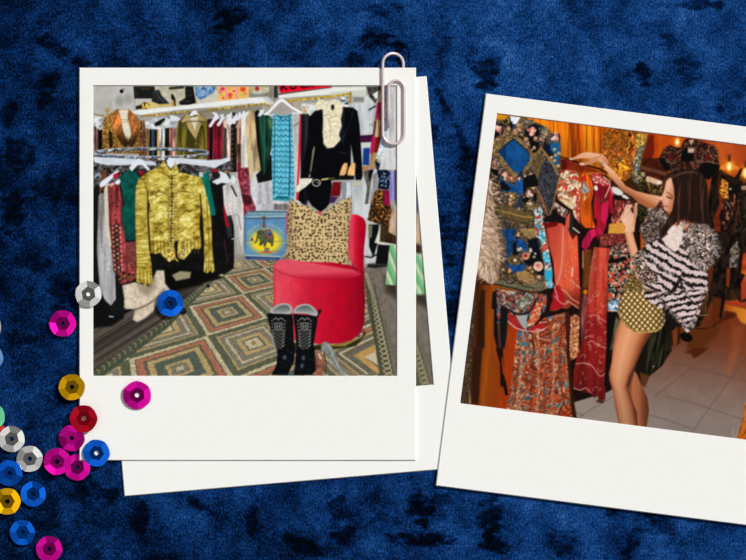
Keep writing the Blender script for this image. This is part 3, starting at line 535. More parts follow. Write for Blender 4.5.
    P.poly([(163.4, 160.6), (167, 166), (170.6, 171), (168.4, 176), (164, 172.4), (160, 168)], foil(166, 8, 153)); P.poly([(174.4, 161), (178.8, 171), (175.6, 174.4), (172, 176.4), (171.4, 171), (174.6, 166)], foil(175, 8, 154)); P.line([(164, 174), (169, 176.6), (176, 175)], 1.0, (96, 78, 24), a=.8)
    P.poly([(166.5, 160), (170, 158.6), (173.4, 160), (174.4, 164), (171, 168.6), (167.6, 165.4)], (226, 230, 238)); P.line([(167, 166), (171, 170.4), (175, 165)], .8, (90, 74, 26))
    for k in range(28):
        y = 178 + k * 3.0; P.ell(171.6 + math.sin(k * 1.7) * .8, y, 1.1, .8, [(92, 76, 34), (206, 186, 120), (60, 50, 28)][k % 3]); P.line([(168.4, y), (170.2, y + .8)], .7, (110, 90, 40), a=.8); P.line([(173.4, y + .6), (175.2, y)], .7, (110, 90, 40), a=.8)
    P.line([(171.8, 174), (172, 200), (171, 240), (174, 256)], .8, (66, 52, 24), a=.8)
    P.rect(166.5, 182, 170, 256, pal([(196, 174, 96), (150, 126, 60), (214, 196, 130), (110, 90, 44)], 1.2, 155), a=.5); P.rect(173.6, 182, 177.4, 254, pal([(196, 174, 96), (150, 126, 60), (214, 196, 130), (110, 90, 44)], 1.2, 156), a=.5)
    for x0 in (151, 180): P.line([(x0, 191.5), (x0 + 14, 192.5)], 1.0, (112, 92, 30), a=.7); P.line([(x0, 193), (x0 + 7, 196.4), (x0 + 14, 193.6)], .9, (120, 98, 34), a=.7)
    P.ell(184.4, 190.6, 1.5, 1.2, (116, 94, 34)); P.ell(184.2, 190.3, .8, .6, (216, 196, 110)); P.ell(158.5, 190.6, 1.3, 1.1, (116, 94, 34))
    for x in (153.4, 157, 160.4, 164, 167.6, 183, 187, 190.6, 194.4, 198): P.line([(x, 240), (x + .4, 253)], [.6, 1.2], (112, 90, 30), a=.75)
    P.line([(150, 240.6), (168, 243)], .8, (120, 98, 36), a=.6); P.line([(181, 242), (201, 237)], .8, (120, 98, 36), a=.6)
    P.poly([(174, 243), (178, 240), (177, 254), (180, 262), (176, 258)], (14, 12, 8), soft=.8); P.poly([(181.6, 248), (186, 247), (184, 260), (178.8, 258)], pal([(190, 168, 92), (140, 116, 54), (216, 198, 134)], 1.3, 157)); P.poly([(166, 246), (173, 246), (175.4, 258), (169, 262), (165, 256)], pal([(200, 178, 92), (140, 116, 44), (220, 202, 124)], 1.3, 158))
    for x in (139.4, 143.4, 147, 150): P.line([(x, 270), (x + .6, 284)], [.5, 1.0], (110, 88, 26), a=.85)
    for y in range(206, 268, 3): P.line([(136.2, y), (142, y + .6), (149, y - .4)], .6, (132, 108, 38), a=.4, soft=.8)
    P.line([(206.6, 200), (208.8, 240), (209, 268)], 1.2, (126, 98, 26), a=.6, sm=True); P.line([(203.6, 261.6), (213.6, 261)], .8, (120, 96, 34), a=.7)
    for x in (206, 208.6, 211): P.line([(x, 262), (x + .2, 272)], .8, (120, 94, 30), a=.8)
    # ---- pink chair
    P.obj('armchair', 'round crimson velvet tub chair with a leopard cushion on it')
    P.poly([(276, 335), (300, 345), (345, 346), (362, 337), (364, 330), (366, 334), (356, 346), (330, 350), (300, 350)], (52, 44, 20), soft=1.5); P.line([(318, 343.4), (338, 345.4), (352, 340.6)], 1.6, (150, 122, 30), sm=True)
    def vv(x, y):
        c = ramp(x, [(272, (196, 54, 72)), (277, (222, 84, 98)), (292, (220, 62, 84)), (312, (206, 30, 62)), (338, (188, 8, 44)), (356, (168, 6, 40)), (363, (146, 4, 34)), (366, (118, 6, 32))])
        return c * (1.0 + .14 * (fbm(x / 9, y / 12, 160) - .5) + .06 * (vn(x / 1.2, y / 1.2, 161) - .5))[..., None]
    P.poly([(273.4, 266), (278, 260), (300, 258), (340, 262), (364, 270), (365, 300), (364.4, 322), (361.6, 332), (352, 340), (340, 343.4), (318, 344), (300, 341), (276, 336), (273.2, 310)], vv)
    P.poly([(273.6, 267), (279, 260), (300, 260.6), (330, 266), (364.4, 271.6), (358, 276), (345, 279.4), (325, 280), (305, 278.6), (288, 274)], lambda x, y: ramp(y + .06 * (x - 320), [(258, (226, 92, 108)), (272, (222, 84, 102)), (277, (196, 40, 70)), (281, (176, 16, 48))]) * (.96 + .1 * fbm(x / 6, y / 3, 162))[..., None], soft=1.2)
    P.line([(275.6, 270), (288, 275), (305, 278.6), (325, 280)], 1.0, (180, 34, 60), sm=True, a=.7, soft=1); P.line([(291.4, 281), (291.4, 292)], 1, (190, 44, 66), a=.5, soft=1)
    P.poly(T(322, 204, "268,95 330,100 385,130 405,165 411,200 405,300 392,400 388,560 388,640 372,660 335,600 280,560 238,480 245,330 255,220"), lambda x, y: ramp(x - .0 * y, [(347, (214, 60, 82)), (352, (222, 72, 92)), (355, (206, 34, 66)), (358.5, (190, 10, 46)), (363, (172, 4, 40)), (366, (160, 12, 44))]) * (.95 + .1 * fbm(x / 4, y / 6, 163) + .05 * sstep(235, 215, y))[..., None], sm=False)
    P.line(T(322, 264, "285,0 300,40 345,75 385,70"), 1.3, (128, 2, 30), sm=True, soft=1, a=.8)
    P.poly([(286.4, 212), (288.4, 212), (287.4, 236), (286, 233)], (214, 60, 90), keep=True); P.poly([(316.4, 211.6), (322, 211.8), (319.6, 216)], (222, 66, 96))
    P.obj('cushion', 'cheetah-spotted cushion leaning on the crimson chair')
    P.poly([(289.6, 202), (291, 197.6), (295, 202), (302, 205), (309, 206.6), (314, 211), (319.6, 214.6), (324, 212), (334, 205), (343, 200), (351.6, 196.4), (352.2, 203), (350.6, 215), (348.6, 232), (347.8, 248), (349, 257), (352, 264.8), (345, 264.6), (334, 262.6), (312, 262), (300, 261), (288, 259.4), (281, 258), (286, 252), (286.8, 240), (287, 225), (288, 212)],
           shade(spots((212, 186, 138), (62, 44, 30), 3.3, .27, 165, False, .1), lambda x, y: 1.0 - .16 * (1 - sstep(286, 300, x)) - .1 * sstep(342, 350, x)), soft=.8)
    P.line([(288, 247.4), (300, 248), (330, 251), (348, 253)], .9, (140, 112, 74), sm=True, a=.55, soft=.8); P.line([(290, 246), (300, 248)], 1.2, (110, 84, 54), a=.6, soft=1)
    P.line([(292, 205), (289, 240)], 2, (150, 120, 80), a=.35, soft=1.5)
    # boots in front of the chair
    def boot(s, dx, nm, rim, inner, body_, foot):
        P.obj('boot', nm); Q = lambda t: q(235, 225, t, 3.5125)
        P.poly(Q(body_), N((17, 18, 20), .5, 2.5, 170)); P.poly(Q(foot), lambda x, y: C((16, 19, 26)) * (.7 + 1.5 * sstep(.58, .82, fbm(x / 3, y / 2.4, 171)))[..., None])
        P.poly(Q(rim), N((176, 178, 174), .08, 2, 172), sm=True); P.poly(Q(inner), lambda x, y: ramp(y, [(304, (90, 92, 90)), (309, (120, 128, 128)), (312, (150, 156, 154))]), sm=True)
        cx = dx
        for r in range(11):
            for k in range(-2, 3):
                x = cx + k * 2.7 + (1.35 if r % 2 else 0); y = 331 + r * 1.75
                if abs(x - cx) < 6.4 - r * .12: P.line([(x - .9, y - .5), (x + .9, y + .5)] if (r + k) % 2 else [(x - .9, y + .5), (x + .9, y - .5)], .6, (168, 166, 156), a=.75)
        P.line([(cx - 3.6, 323), (cx + 3.6, 323), (cx + 3.4, 329.6), (cx - 3.2, 329.6), (cx - 3.6, 323)], .8, (176, 174, 166)); P.line([(cx - 1.4, 324.4), (cx - 1.2, 328.4)], .9, (176, 174, 166)); P.line([(cx + 1.4, 324.4), (cx + 1.4, 328.4)], .9, (170, 168, 160)); P.line([(cx - 1.4, 326.4), (cx + 1.4, 326.4)], .7, (170, 168, 160))
        for sgn in (-1, 1):
            for k in range(9): P.line([(cx + sgn * (7.2 - k * .22), 320.5 + k * 3.1), (cx + sgn * (5.4 - k * .2), 321.6 + k * 3.1)], .7, (190, 188, 178), a=.85)
        P.line([(cx - 5, 319.6), (cx - 2.4, 318), (cx, 320), (cx + 2.4, 318), (cx + 5, 319.6)], .8, (176, 174, 166), sm=True)
    boot('', 278.4, 'left black cowboy boot with white stitching and grey rim', "124,300 148,280 180,275 200,288 197,312 165,312 128,310", "132,302 155,285 180,281 192,291 186,304 150,308", "112,315 128,304 198,306 204,330 206,400 212,445 150,450 128,380", "150,430 212,430 207,480 185,527 128,527 146,490")
    boot('', 304.6, 'right black cowboy boot with white stitching and grey rim', "204,302 220,284 250,277 275,288 292,312 282,320 250,312 208,310", "213,302 230,287 252,283 272,294 280,308 250,306", "204,312 285,318 290,335 276,420 280,450 216,450 212,380", "214,435 280,435 282,470 296,500 268,527 206,527 212,480")
    P.ell(319.6, 311.4, 1.6, 2.6, (22, 22, 24), ang=20); P.line([(318.6, 314), (317.4, 318)], 1.4, (24, 24, 26)); P.line([(296, 360), (319, 366)], 1.2, (10, 12, 16)); P.ell(317.6, 367.4, 2, 1.4, (20, 24, 36))
    for x, y in ((284.6, 357.5), (303.4, 358), (302, 366)): P.ell(x, y, 1.6, 2.2, (120, 128, 140), soft=1.4, a=.7)
    P.obj('high_heel', 'grey high-heeled shoe standing upside on the rug beside the boots')
    P.poly(q(322, 322, "-60,270 -20,290 30,300 20,495 -60,495"), N((150, 92, 70), .3, 2, 175), soft=1.2, keep=True, a=.8)
    P.poly(q(322, 322, "-10,230 0,195 30,180 70,200 110,260 140,340 215,495 175,495 110,400 70,330 40,290 0,280"), shade((132, 136, 130), lambda x, y: .7 + .6 * fbm(x / 1.6 + y / 3, y / 6, 176)), sm=False); P.line(q(322, 322, "30,200 75,240 120,350 190,490"), [1, 1.4, .8], (178, 182, 176), sm=True, a=.8); P.line(q(322, 322, "20,280 40,400 30,495"), 1.3, (70, 70, 66), a=.9); P.line(q(322, 322, "-30,300 -10,340"), 2.2, (206, 190, 160))
    return P.tone(1.13)

# ------------------------------------------------------------------ picture: a woman browsing a rack of embroidered clothes
def paint_c(X, Y):
    P = Pic(X, Y, (60, 30, 14)); T = lambda x0, y0, s: q(x0, y0, s); DK = (14, 11, 10)
    EMB = [(140, 112, 68), (96, 76, 48), (30, 26, 24), (166, 132, 88), (20, 22, 30), (188, 136, 108), (24, 46, 76), (112, 90, 58), (22, 20, 20)]
    # curtain of orange panels along the top
    P.obj('curtain', 'orange wood panelling behind the clothes')
    def panel(x, y):
        u = x - .06 * (y - 110)
        t = vn(u / 3.2, u * 0, 200); k = vn(u / 1.1, u * 0, 201)
        c = ramp(.65 * t + .35 * k, [(.1, (120, 50, 6)), (.35, (196, 84, 8)), (.6, (220, 112, 16)), (.9, (234, 146, 26))])
        return c * (1.04 - .25 * sstep(128, 165, y) + .06 * vn(x / 2, y / 6, 202))[..., None]
    P.poly([(480, 100), (615, 110), (615, 175), (480, 175)], panel)
    for s in ("35,90 35,190", "260,120 240,400", "415,135 410,330", "180,110 170,410", "345,130 340,360", "480,145 470,380"): P.line(T(550, 112, s), .9, (92, 38, 6), a=.7)
    P.poly([(640, 120), (746 + 60, 130), (746 + 60, 260), (640, 260)], lambda x, y: ramp(x + .1 * y, [(652, (120, 34, 6)), (662, (190, 80, 10)), (672, (204, 92, 14)), (680, (196, 74, 14)), (712, (176, 62, 14)), (735, (196, 90, 34)), (752, (178, 74, 26)), (800, (170, 70, 24))]) * (.92 + .14 * vn(x / 1.8, y / 20, 204))[..., None])
    P.poly(T(612, 120, "345,130 400,140 415,250 380,350 340,430 260,480 270,400"), (112, 28, 6), soft=1.2); P.poly(T(612, 120, "390,160 430,140 440,420 350,440 400,300"), N((186, 66, 10), .1, 3, 205), soft=1)
    P.rect(640, 158, 668, 215, N((70, 24, 10), .5, 3, 206)); 
    # floor
    P.obj('floor_tiles', 'pale floor tiles turning orange under warm light')
    def flo(x, y):
        c = ramp(y - .1 * (x - 650), [(318, (92, 40, 14)), (338, (110, 60, 40)), (358, (120, 82, 66)), (385, (132, 106, 94)), (415, (138, 122, 114)), (440, (130, 120, 114))])
        g = sstep(690, 770, x - .8 * (y - 340))[..., None]; c = c * (1 - .55 * g) + C((142, 66, 34)) * .55 * g
        return c * (.95 + .1 * fbm(x / 9, y / 7, 207))[..., None]
    P.poly([(575, 390), (640, 330), (690, 300), (830, 300), (830, 470), (560, 440)], flo)
    P.poly([(560, 380), (625, 380), (625, 440), (560, 440)], lambda x, y: C((146, 132, 122)) * (.94 + .12 * fbm(x / 7, y / 5, 208))[..., None])
    for s in ([(655, 396), (712, 352)], [(648, 405), (634, 418), (615, 432)], [(692, 432), (724, 388), (750, 353)], [(641, 413), (664, 419), (693, 429)], [(666, 396), (702, 406), (745, 420)], [(613, 397), (585, 413), (570, 425)], [(576, 412), (584, 416)], [(672, 362), (720, 375), (746, 381)]): P.line(s, .7, (84, 66, 58), a=.6)
    P.poly(T(666, 290, "545,130 640,150 800,190 800,340 700,300 640,210 545,190"), lambda x, y: ramp(x, [(722, (150, 62, 10)), (735, (196, 112, 34)), (748, (214, 130, 44))]), soft=1.5)
    P.poly(T(666, 290, "560,200 650,215 660,240 600,270 540,290 480,330 430,330 520,260"), (74, 28, 8), soft=2); P.poly(T(666, 290, "660,60 800,60 800,170 700,150 560,130"), (168, 56, 26), soft=1.5)
    P.poly(T(666, 290, "620,330 740,330 690,520 640,640 600,620"), (150, 76, 44), soft=4, a=.5); P.poly(T(666, 348, "600,60 670,20 650,120 600,240 545,240 590,120"), (160, 90, 50), soft=4, a=.55)
    P.poly(T(666, 290, "200,480 250,370 500,340 480,420 330,560 200,560"), (92, 44, 16), soft=3); P.poly(T(666, 348, "180,40 260,0 400,0 330,60 260,100 240,60"), (78, 32, 10), soft=1.5)
    P.obj('straw_broom', 'orange straw bundle cut off at the lower right corner'); P.poly(T(666, 390, "735,120 900,100 900,480 655,480 690,360 725,240"), fold((176, 92, 24), .65, 1.25, 1.2, 209, .4, .1)); P.line(T(666, 390, "635,370 620,410 650,440 675,380"), .8, (180, 160, 140), sm=True, a=.8)
    # dark racks at right
    P.obj('garment', 'dark sequinned gowns hanging on the far rack at the right')
    P.poly([(708, 172), (722, 170), (735, 178), (760, 172), (820, 180), (820, 300), (740, 302), (735, 296), (722, 302), (722, 318), (716, 318), (712, 300), (700, 326), (690, 330), (672, 330), (672, 350), (662, 366), (645, 380), (640, 390), (632, 382), (634, 330), (690, 250)], fold((26, 17, 12), .35, 1.7, 2.6, 210, .15, .1, .5))
    P.poly(T(666, 172, "480,0 520,200 540,270 500,400 510,560 460,560 440,440 500,300"), N((110, 40, 10), .4, 3, 211)); P.poly(T(666, 172, "375,60 430,40 405,190 400,260 380,200"), (150, 64, 28), soft=.8)
    P.poly(T(666, 172, "530,260 640,180 700,210 660,320 600,450 560,560 510,560 510,400"), pal([(16, 12, 10), (50, 22, 14), (80, 34, 20), (20, 14, 12), (120, 80, 60)], 1.6, 212, 1, .5, .6)); P.poly(T(666, 172, "700,160 760,150 760,560 600,560 640,440"), fold((34, 26, 18), .3, 1.8, 1.6, 213, .25, .1, .6))
    P.poly(T(666, 172, "520,60 580,90 580,250 530,240 500,180"), pal([(220, 150, 40), (180, 90, 20), (110, 50, 14), (240, 190, 90)], 1.4, 214)); P.poly(T(666, 172, "585,150 700,90 720,170 640,200 590,230"), (18, 14, 12)); P.poly(T(666, 172, "700,130 800,120 800,170 705,165"), (160, 130, 110)); P.ell(730.4, 189, 1.4, .9, (200, 180, 160)); P.line(T(666, 172, "565,280 600,330"), 1.2, (180, 150, 140), a=.7)
    P.line(T(666, 172, "640,560 680,250"), 1, (120, 50, 20), a=.7)
    P.poly(T(666, 232, "600,160 640,110 670,80 690,180 660,330 590,330 595,220"), pal([(120, 106, 106), (60, 50, 50), (150, 136, 124), (90, 80, 86), (50, 40, 36), (130, 112, 80)], 1.4, 215)); P.poly(T(666, 232, "570,330 600,340 590,520 560,500"), (130, 52, 14), soft=1)
    P.poly(T(666, 232, "720,200 800,180 800,600 700,640 700,480 740,400 700,380"), lambda x, y: ramp(y, [(250, (140, 40, 14)), (262, (220, 70, 10)), (268, (150, 50, 10)), (274, (230, 110, 20)), (282, (170, 60, 30)), (300, (160, 56, 30))]), soft=1)
    P.poly(T(666, 232, "395,330 450,280 430,450 400,540"), (96, 38, 14), soft=1); P.poly(T(666, 290, "440,60 520,80 500,240 470,340 420,300"), (92, 38, 10), soft=1.5); P.poly(T(666, 290, "340,30 400,30 385,235 290,240"), fold((84, 54, 26), .5, 1.4, 1.6, 217)); P.line(T(666, 290, "300,240 390,232"), .9, (150, 120, 70)); 
    P.poly(T(666, 290, "480,0 545,20 550,100 520,260 505,265 520,90"), DK); P.poly(T(666, 290, "550,0 700,0 690,60 640,100 560,90"), fold((58, 34, 16), .6, 1.3, 2, 218))
    P.poly(T(666, 290, "220,360 430,350 470,300 450,345 330,365"), DK); P.poly(T(666, 290, "90,330 160,350 150,480 80,540 40,500"), fold((96, 48, 20), .5, 1.3, 2, 219)); P.ell(686.5, 337, 6.4, 4.6, (8, 7, 8), ang=20)
    P.obj('garment', 'olive green gown hem behind the legs of the woman'); P.poly([(645, 330), (664, 320), (672, 334), (668, 352), (659, 367), (651, 372), (648, 376), (642, 372), (637, 368)], fold((40, 40, 24), .3, 1.35, 2.4, 220, .2)); P.poly([(636, 350), (648, 340), (646, 376), (640, 380), (636, 372)], (22, 18, 12), soft=1); P.ell(653.6, 366.4, .6, .6, (210, 210, 200)); P.poly([(640, 372), (650, 376), (645, 388), (641, 384)], (92, 52, 22), soft=1.2)
    # lamps
    for x, y, r in ((677.4, 142, 1.9), (729.4, 166.6, 2.2), (746, 173, 2.6)):
        P.obj('pendant_lamp', 'glowing bulb hanging against the orange wall')
        P.ell(x, y, r * 3.2, r * 3.6, (232, 120, 14), soft=3.5, a=.6); 
        if x > 700: P.poly([(x - 10, y + 1), (x - 5, y - 2), (x - 1, y - 6), (x + 2, y - 6), (x + 5, y - 2), (x + 11, y + 2), (x + 4, y + 3.4), (x - 6, y + 3)], (228, 140, 50), soft=1); P.poly([(x - 1.6, y - 12), (x + 1.6, y - 12), (x + 1.4, y - 5), (x - 1.4, y - 5)], (90, 50, 18), soft=.8)
        P.ell(x, y, r * 1.25, r * 2, (252, 196, 60), soft=1.2); P.ell(x, y, r * .75, r * 1.5, (255, 250, 214), soft=1)
    P.poly(T(666, 126, "580,460 640,480 700,390 715,400 690,480 640,540 590,540"), (30, 18, 12)); P.line(T(666, 126, "490,430 560,460 640,520"), .9, (70, 30, 12), a=.8)
    # background jacket
    P.obj('jacket', 'dark beaded jacket with a pale label hanging above the woman')
    jk = pal([(44, 22, 16), (72, 34, 24), (28, 16, 13), (96, 52, 38), (110, 84, 66), (60, 20, 18)], 1.25, 222, 1, 1, .5)
    P.poly(T(666, 126, "200,115 265,125 330,140 440,180 485,225 495,350 500,385 470,440 400,500 330,480 280,430 100,480 40,420 -50,360 -70,320 -55,280 -20,210 40,175 90,200 140,200 160,140"), jk)
    P.poly(T(666, 126, "145,240 200,210 265,230 255,330 140,335"), (10, 9, 11)); P.poly(T(666, 126, "340,340 400,345 500,360 500,400 470,440 400,500 330,480 300,420"), (12, 9, 9)); P.poly(T(612, 120, "435,355 470,350 545,420 540,475 490,470"), (12, 9, 9))
    P.ell(707.4, 157.4, 2.6, 2.6, (104, 18, 16), soft=1); P.ell(671, 157, 2, 2.6, (96, 18, 18), soft=1); P.line(T(666, 126, "340,335 400,330 490,355"), .8, (150, 124, 100), a=.7); P.line(T(666, 126, "0,320 60,345 100,340"), .8, (150, 124, 100), a=.7); P.line(T(666, 126, "340,330 350,250 400,230 440,330"), .9, (140, 100, 76), a=.6, sm=True)
    P.poly(T(666, 126, "205,205 262,205 262,250 205,250"), (188, 152, 128)); P.line(T(666, 126, "212,228 256,228"), .9, (220, 200, 180)); P.poly(T(666, 126, "215,130 265,128 235,180"), (206, 160, 140))
    P.line(T(612, 120, "270,425 520,500"), 1.6, (60, 24, 12)); 
    for k in range(12): P.line([(642 + k * 2.2, 166 + k * .6), (642.6 + k * 2.2, 169 + k * .6)], .8, (190, 150, 120), a=.7)
    # golden sequinned garment behind the arm
    P.obj('gown', 'amber and silver sequinned gown behind the raised arm')
    P.poly(T(550, 112, "495,150 580,155 746,170 900,195 890,300 840,420 820,560 700,640 560,640 480,500 490,330"), swirl([(128, 62, 12), (186, 112, 22), (232, 166, 48), (160, 66, 18), (96, 42, 10), (206, 140, 50), (196, 90, 40), (140, 92, 36)], 11.0, 224, 1.3, .45))
    P.poly(T(612, 120, "330,150 320,220 270,400 260,560 190,560 200,380 240,260 310,180"), pal([(120, 110, 84), (80, 84, 86), (160, 146, 104), (66, 60, 48), (196, 184, 150), (62, 74, 84), (136, 110, 50)], 1.3, 225)); P.poly(T(612, 120, "230,130 330,130 300,230 220,260"), pal([(206, 160, 70), (180, 126, 40), (226, 196, 120), (140, 96, 30)], 1.6, 226))
    for x, y, r, c in ((651, 172, 0, 0), (682, 135, 12, (30, 20, 20)), (672, 160, 14, (70, 84, 96)), (690, 168, 12, (80, 98, 110))):
        if r: P.ell(612 + (x - 652) * 1.0 - 12, y, 1.6, 1.8, c, soft=.8)
    P.poly(T(612, 172, "190,0 310,0 320,120 300,160 270,120 200,90"), pal([(90, 90, 80), (150, 140, 120), (60, 50, 40), (180, 160, 90), (40, 36, 34)], 1.4, 227)); P.poly(T(612, 172, "240,120 320,20 310,420 270,560 210,560 230,300"), pal([(104, 92, 30), (40, 34, 18), (70, 62, 30), (20, 16, 12)], 1.4, 228))
    P.obj('garment', 'row of beaded clothes on white hangers behind the forearm'); P.poly(T(612, 172, "310,60 470,100 480,240 340,190"), pal([(70, 50, 30), (30, 20, 14), (130, 100, 50), (44, 32, 20)], 1.2, 229, 1, .4)); P.poly(T(612, 172, "320,40 345,40 470,85 470,110 420,120 320,85"), N((216, 176, 150), .12, 2, 230)); P.ell(659, 182.4, 1.6, 1.6, (240, 228, 216))
    P.poly(T(612, 172, "300,150 340,190 480,250 400,330 330,330 260,300"), (26, 18, 14), keep=True); P.poly(T(612, 172, "240,290 330,330 380,380 300,430 240,560 215,560"), pal([(18, 16, 12), (60, 60, 26), (30, 26, 16)], 1.6, 231))
    # rail & clothes on it
    P.obj('clothes_rail', 'dark clothes rail under the raised hand'); P.line(T(550, 112, "95,415 300,485 460,530 560,580"), 1.8, (44, 16, 8)); P.poly(T(550, 112, "95,430 300,490 480,560 90,560"), N((128, 40, 14), .4, 2, 232)); P.line(T(550, 112, "95,415 210,440"), 1.4, (120, 50, 14)); P.poly(T(550, 112, "100,440 160,450 150,540 100,530"), (90, 14, 12), soft=1)
    for x in (535, 547, 595, 603): pass
    # long dark gap between garments
    P.obj('garment', 'dark gap of black garments behind the coral dresses'); P.poly([(535, 190), (620, 190), (640, 220), (642, 300), (616, 320), (614, 388), (608, 392), (575, 402), (530, 400), (530, 240)], N((24, 13, 10), .6, 3, 233))
    P.obj('skirt', 'brown lace skirt hanging between the two coral dresses'); P.poly(T(546, 228, "355,200 425,200 420,560 340,560"), N((104, 56, 22), .35, 1.5, 234)); P.line(T(546, 228, "345,215 345,370"), 1.2, (190, 140, 90)); P.poly(T(536, 288, "400,0 480,0 470,260 400,260"), N((64, 30, 12), .4, 1.5, 235)); P.ell(585.4, 292, 2, 2.4, (216, 118, 24), soft=.8); P.poly(T(536, 288, "440,65 475,65 475,260 440,560 425,560 420,300"), fold((140, 70, 76), .5, 1.2, 1.6, 236))
    P.obj('trousers', 'peach lace trouser leg hanging between the dresses'); P.poly(T(536, 288, "320,265 370,245 410,270 400,470 400,560 390,640 320,680 310,560 320,400"), pal([(206, 140, 96), (176, 106, 66), (222, 166, 122), (150, 80, 50)], 1.3, 237)); P.line(T(536, 288, "300,230 300,640"), 2.0, (110, 16, 34), a=.8)
    # red and coral long dress (centre)
    P.obj('dress', 'long coral to dark red dress with white embroidery beside the woman')
    P.poly([(594, 247), (611.6, 248), (609, 262), (607.4, 288), (607, 330), (606, 372), (605.4, 400), (602.6, 403), (599, 401), (597.4, 396), (594, 398), (592, 394), (588, 393), (574, 389), (573, 384), (574, 370), (578, 352), (584, 338), (587, 300), (590, 270)],
           lambda x, y: (ramp(y, [(246, (196, 74, 54)), (300, (188, 62, 46)), (312, (176, 50, 40)), (322, (138, 28, 26)), (350, (130, 26, 24)), (404, (106, 22, 22))])) * (.74 + .38 * sstep(.2, .8, fbm(x / 2.4, y * .02, 240, 2)))[..., None] * (.9 + .2 * vn(x, y, 241))[..., None])
    rnd = random.Random(12); LC = (216, 160, 140)
    for k in range(70):
        y = rnd.uniform(252, 398); x = rnd.uniform(588, 607) if y < 350 else rnd.uniform(575, 605); r = rnd.uniform(1, 2.4); a0 = rnd.uniform(0, 6); th = np.linspace(a0, a0 + rnd.uniform(2, 4.5), 7)
        P.line(np.stack([x + r * np.cos(th), y + r * .9 * np.sin(th)], 1), .55, rnd.choice([LC, (200, 120, 110), (220, 180, 150)]), clip=True, a=.7)
    for s in ("590,317 594,315 600,318 606,322", "588,343 592,341 597,345 603,347 607,348", "576,364 584,363 592,366 600,376 606,373", "574,388 580,390 586,388 590,392", "585,338 589,336 592,336", "598,402 604,400"): P.line(smooth(parse(s), False), .9, (214, 150, 140), a=.9)
    P.line([(594, 250), (591, 275), (588, 300)], .8, (190, 110, 90), a=.7)
    P.poly([(596, 400), (604, 400), (603, 403.4), (597, 402.6)], (40, 16, 12), a=.7)
    # coral dress left
    P.obj('dress', 'coral red dress with scalloped embroidered hem in the middle of the rack')
    P.poly([(546, 222), (560, 222), (570, 230), (577.6, 236), (578.6, 260), (580, 290), (579, 309), (572, 305), (568, 309), (562, 308), (556, 311), (549.6, 311), (552, 300), (555.4, 285), (553.4, 262), (549, 245), (546.6, 232)],
           lambda x, y: ramp(x + .25 * (y - 260), [(540, (188, 62, 48)), (556, (206, 84, 62)), (562, (224, 98, 66)), (575, (226, 92, 58)), (585, (206, 66, 44))]) * (.86 + .26 * fbm(x / 3, y / 14, 243))[..., None] * (1 - .32 * sstep(286, 300, y))[..., None])
    P.poly([(552, 296), (557, 284), (562, 288), (566, 303), (561, 308), (550, 311)], (170, 24, 32), soft=1)
    for s in ("563,228 562.6,250 561,270 557,285", "570,280 575,284 580,288", "561,289 566,292 571,298 579,303", "555,296 560,302 565,304 569,301", "566,301 571,303 578,308", "553,283 556,292 558,298"): P.line(smooth(parse(s), False), 1.0, (222, 170, 156), a=.85)
    for k in range(46):
        x = rnd.uniform(564, 580); y = rnd.uniform(234, 300); P.line([(x, y), (x + rnd.uniform(-1.2, 1.2), y + rnd.uniform(.5, 1.8))], .7, rnd.choice([(206, 176, 120), (150, 110, 80), (226, 170, 140)]), clip=True, a=.8)
    P.line([(572.6, 268), (572, 276)], 1.4, (222, 200, 180))
    P.obj('shawl', 'cream shawl with small coral flowers over the rail')
    fl = shade(pal([(196, 84, 60), (216, 184, 150), (180, 66, 48), (226, 200, 170), (150, 110, 84), (206, 110, 84), (210, 186, 156)], 3.4, 245, shade=.4), lambda x, y: .8 + .35 * fbm(x / 6, y / 9, 246))
    P.poly(T(550, 168, "150,10 240,30 280,90 280,250 275,420 280,520 230,460 210,400 80,300 60,240 85,120 100,50"), fl); P.poly(T(550, 168, "100,280 230,330 220,390 150,350 90,300"), N((214, 190, 148), .2, 2, 246)); P.poly(T(550, 168, "250,210 280,240 275,500 240,440"), pal([(206, 80, 66), (222, 180, 160), (170, 40, 40), (226, 140, 110)], 1.6, 247)); P.line(T(550, 168, "60,290 140,350 210,400"), 1.4, (40, 26, 22), sm=True)
    P.poly(T(550, 168, "45,310 110,360 170,390 150,470 20,390"), pal([(206, 190, 180), (200, 60, 50), (150, 130, 110), (90, 70, 60)], 2.2, 248)); P.poly(T(550, 168, "20,400 130,470 140,510 0,520"), (18, 15, 17)); P.poly(T(550, 168, "195,420 215,430 225,640 200,650 165,560"), (40, 36, 36)); P.poly(T(550, 168, "150,470 190,400 180,560 140,560"), (206, 90, 70)); P.line(T(546, 228, "255,0 310,45"), 1.4, (220, 200, 180)); P.poly(T(546, 228, "225,60 300,40 250,110"), (96, 20, 16))
    P.obj('shawl', 'bright orange fringed shawl embroidered in blue and white')
    P.poly(T(550, 168, "265,70 330,50 380,80 405,180 405,240 385,330 400,480 425,560 380,560 330,560 290,510 280,400 285,280 265,160"), fold((222, 98, 22), .72, 1.15, 2.2, 250)); P.poly(T(550, 168, "270,90 330,70 340,120 290,120"), (190, 44, 28)); P.poly(T(550, 168, "290,190 320,120 350,160 370,200 350,250 290,230"), pal([(86, 110, 140), (214, 200, 180), (206, 120, 50), (120, 140, 150)], 1.5, 251)); P.ell(580, 185, 1.2, 2.6, (232, 220, 206)); P.line(T(550, 168, "325,250 320,300 340,270"), 1.0, (226, 196, 140))
    for x in range(290, 425, 16): P.line(T(550, 168, "%d,330 %d,540" % (x * .9 + 36, x)), .6, (156, 54, 8), a=.6)
    P.obj('shawl', 'crimson and magenta fringed shawl with white paisley edge')
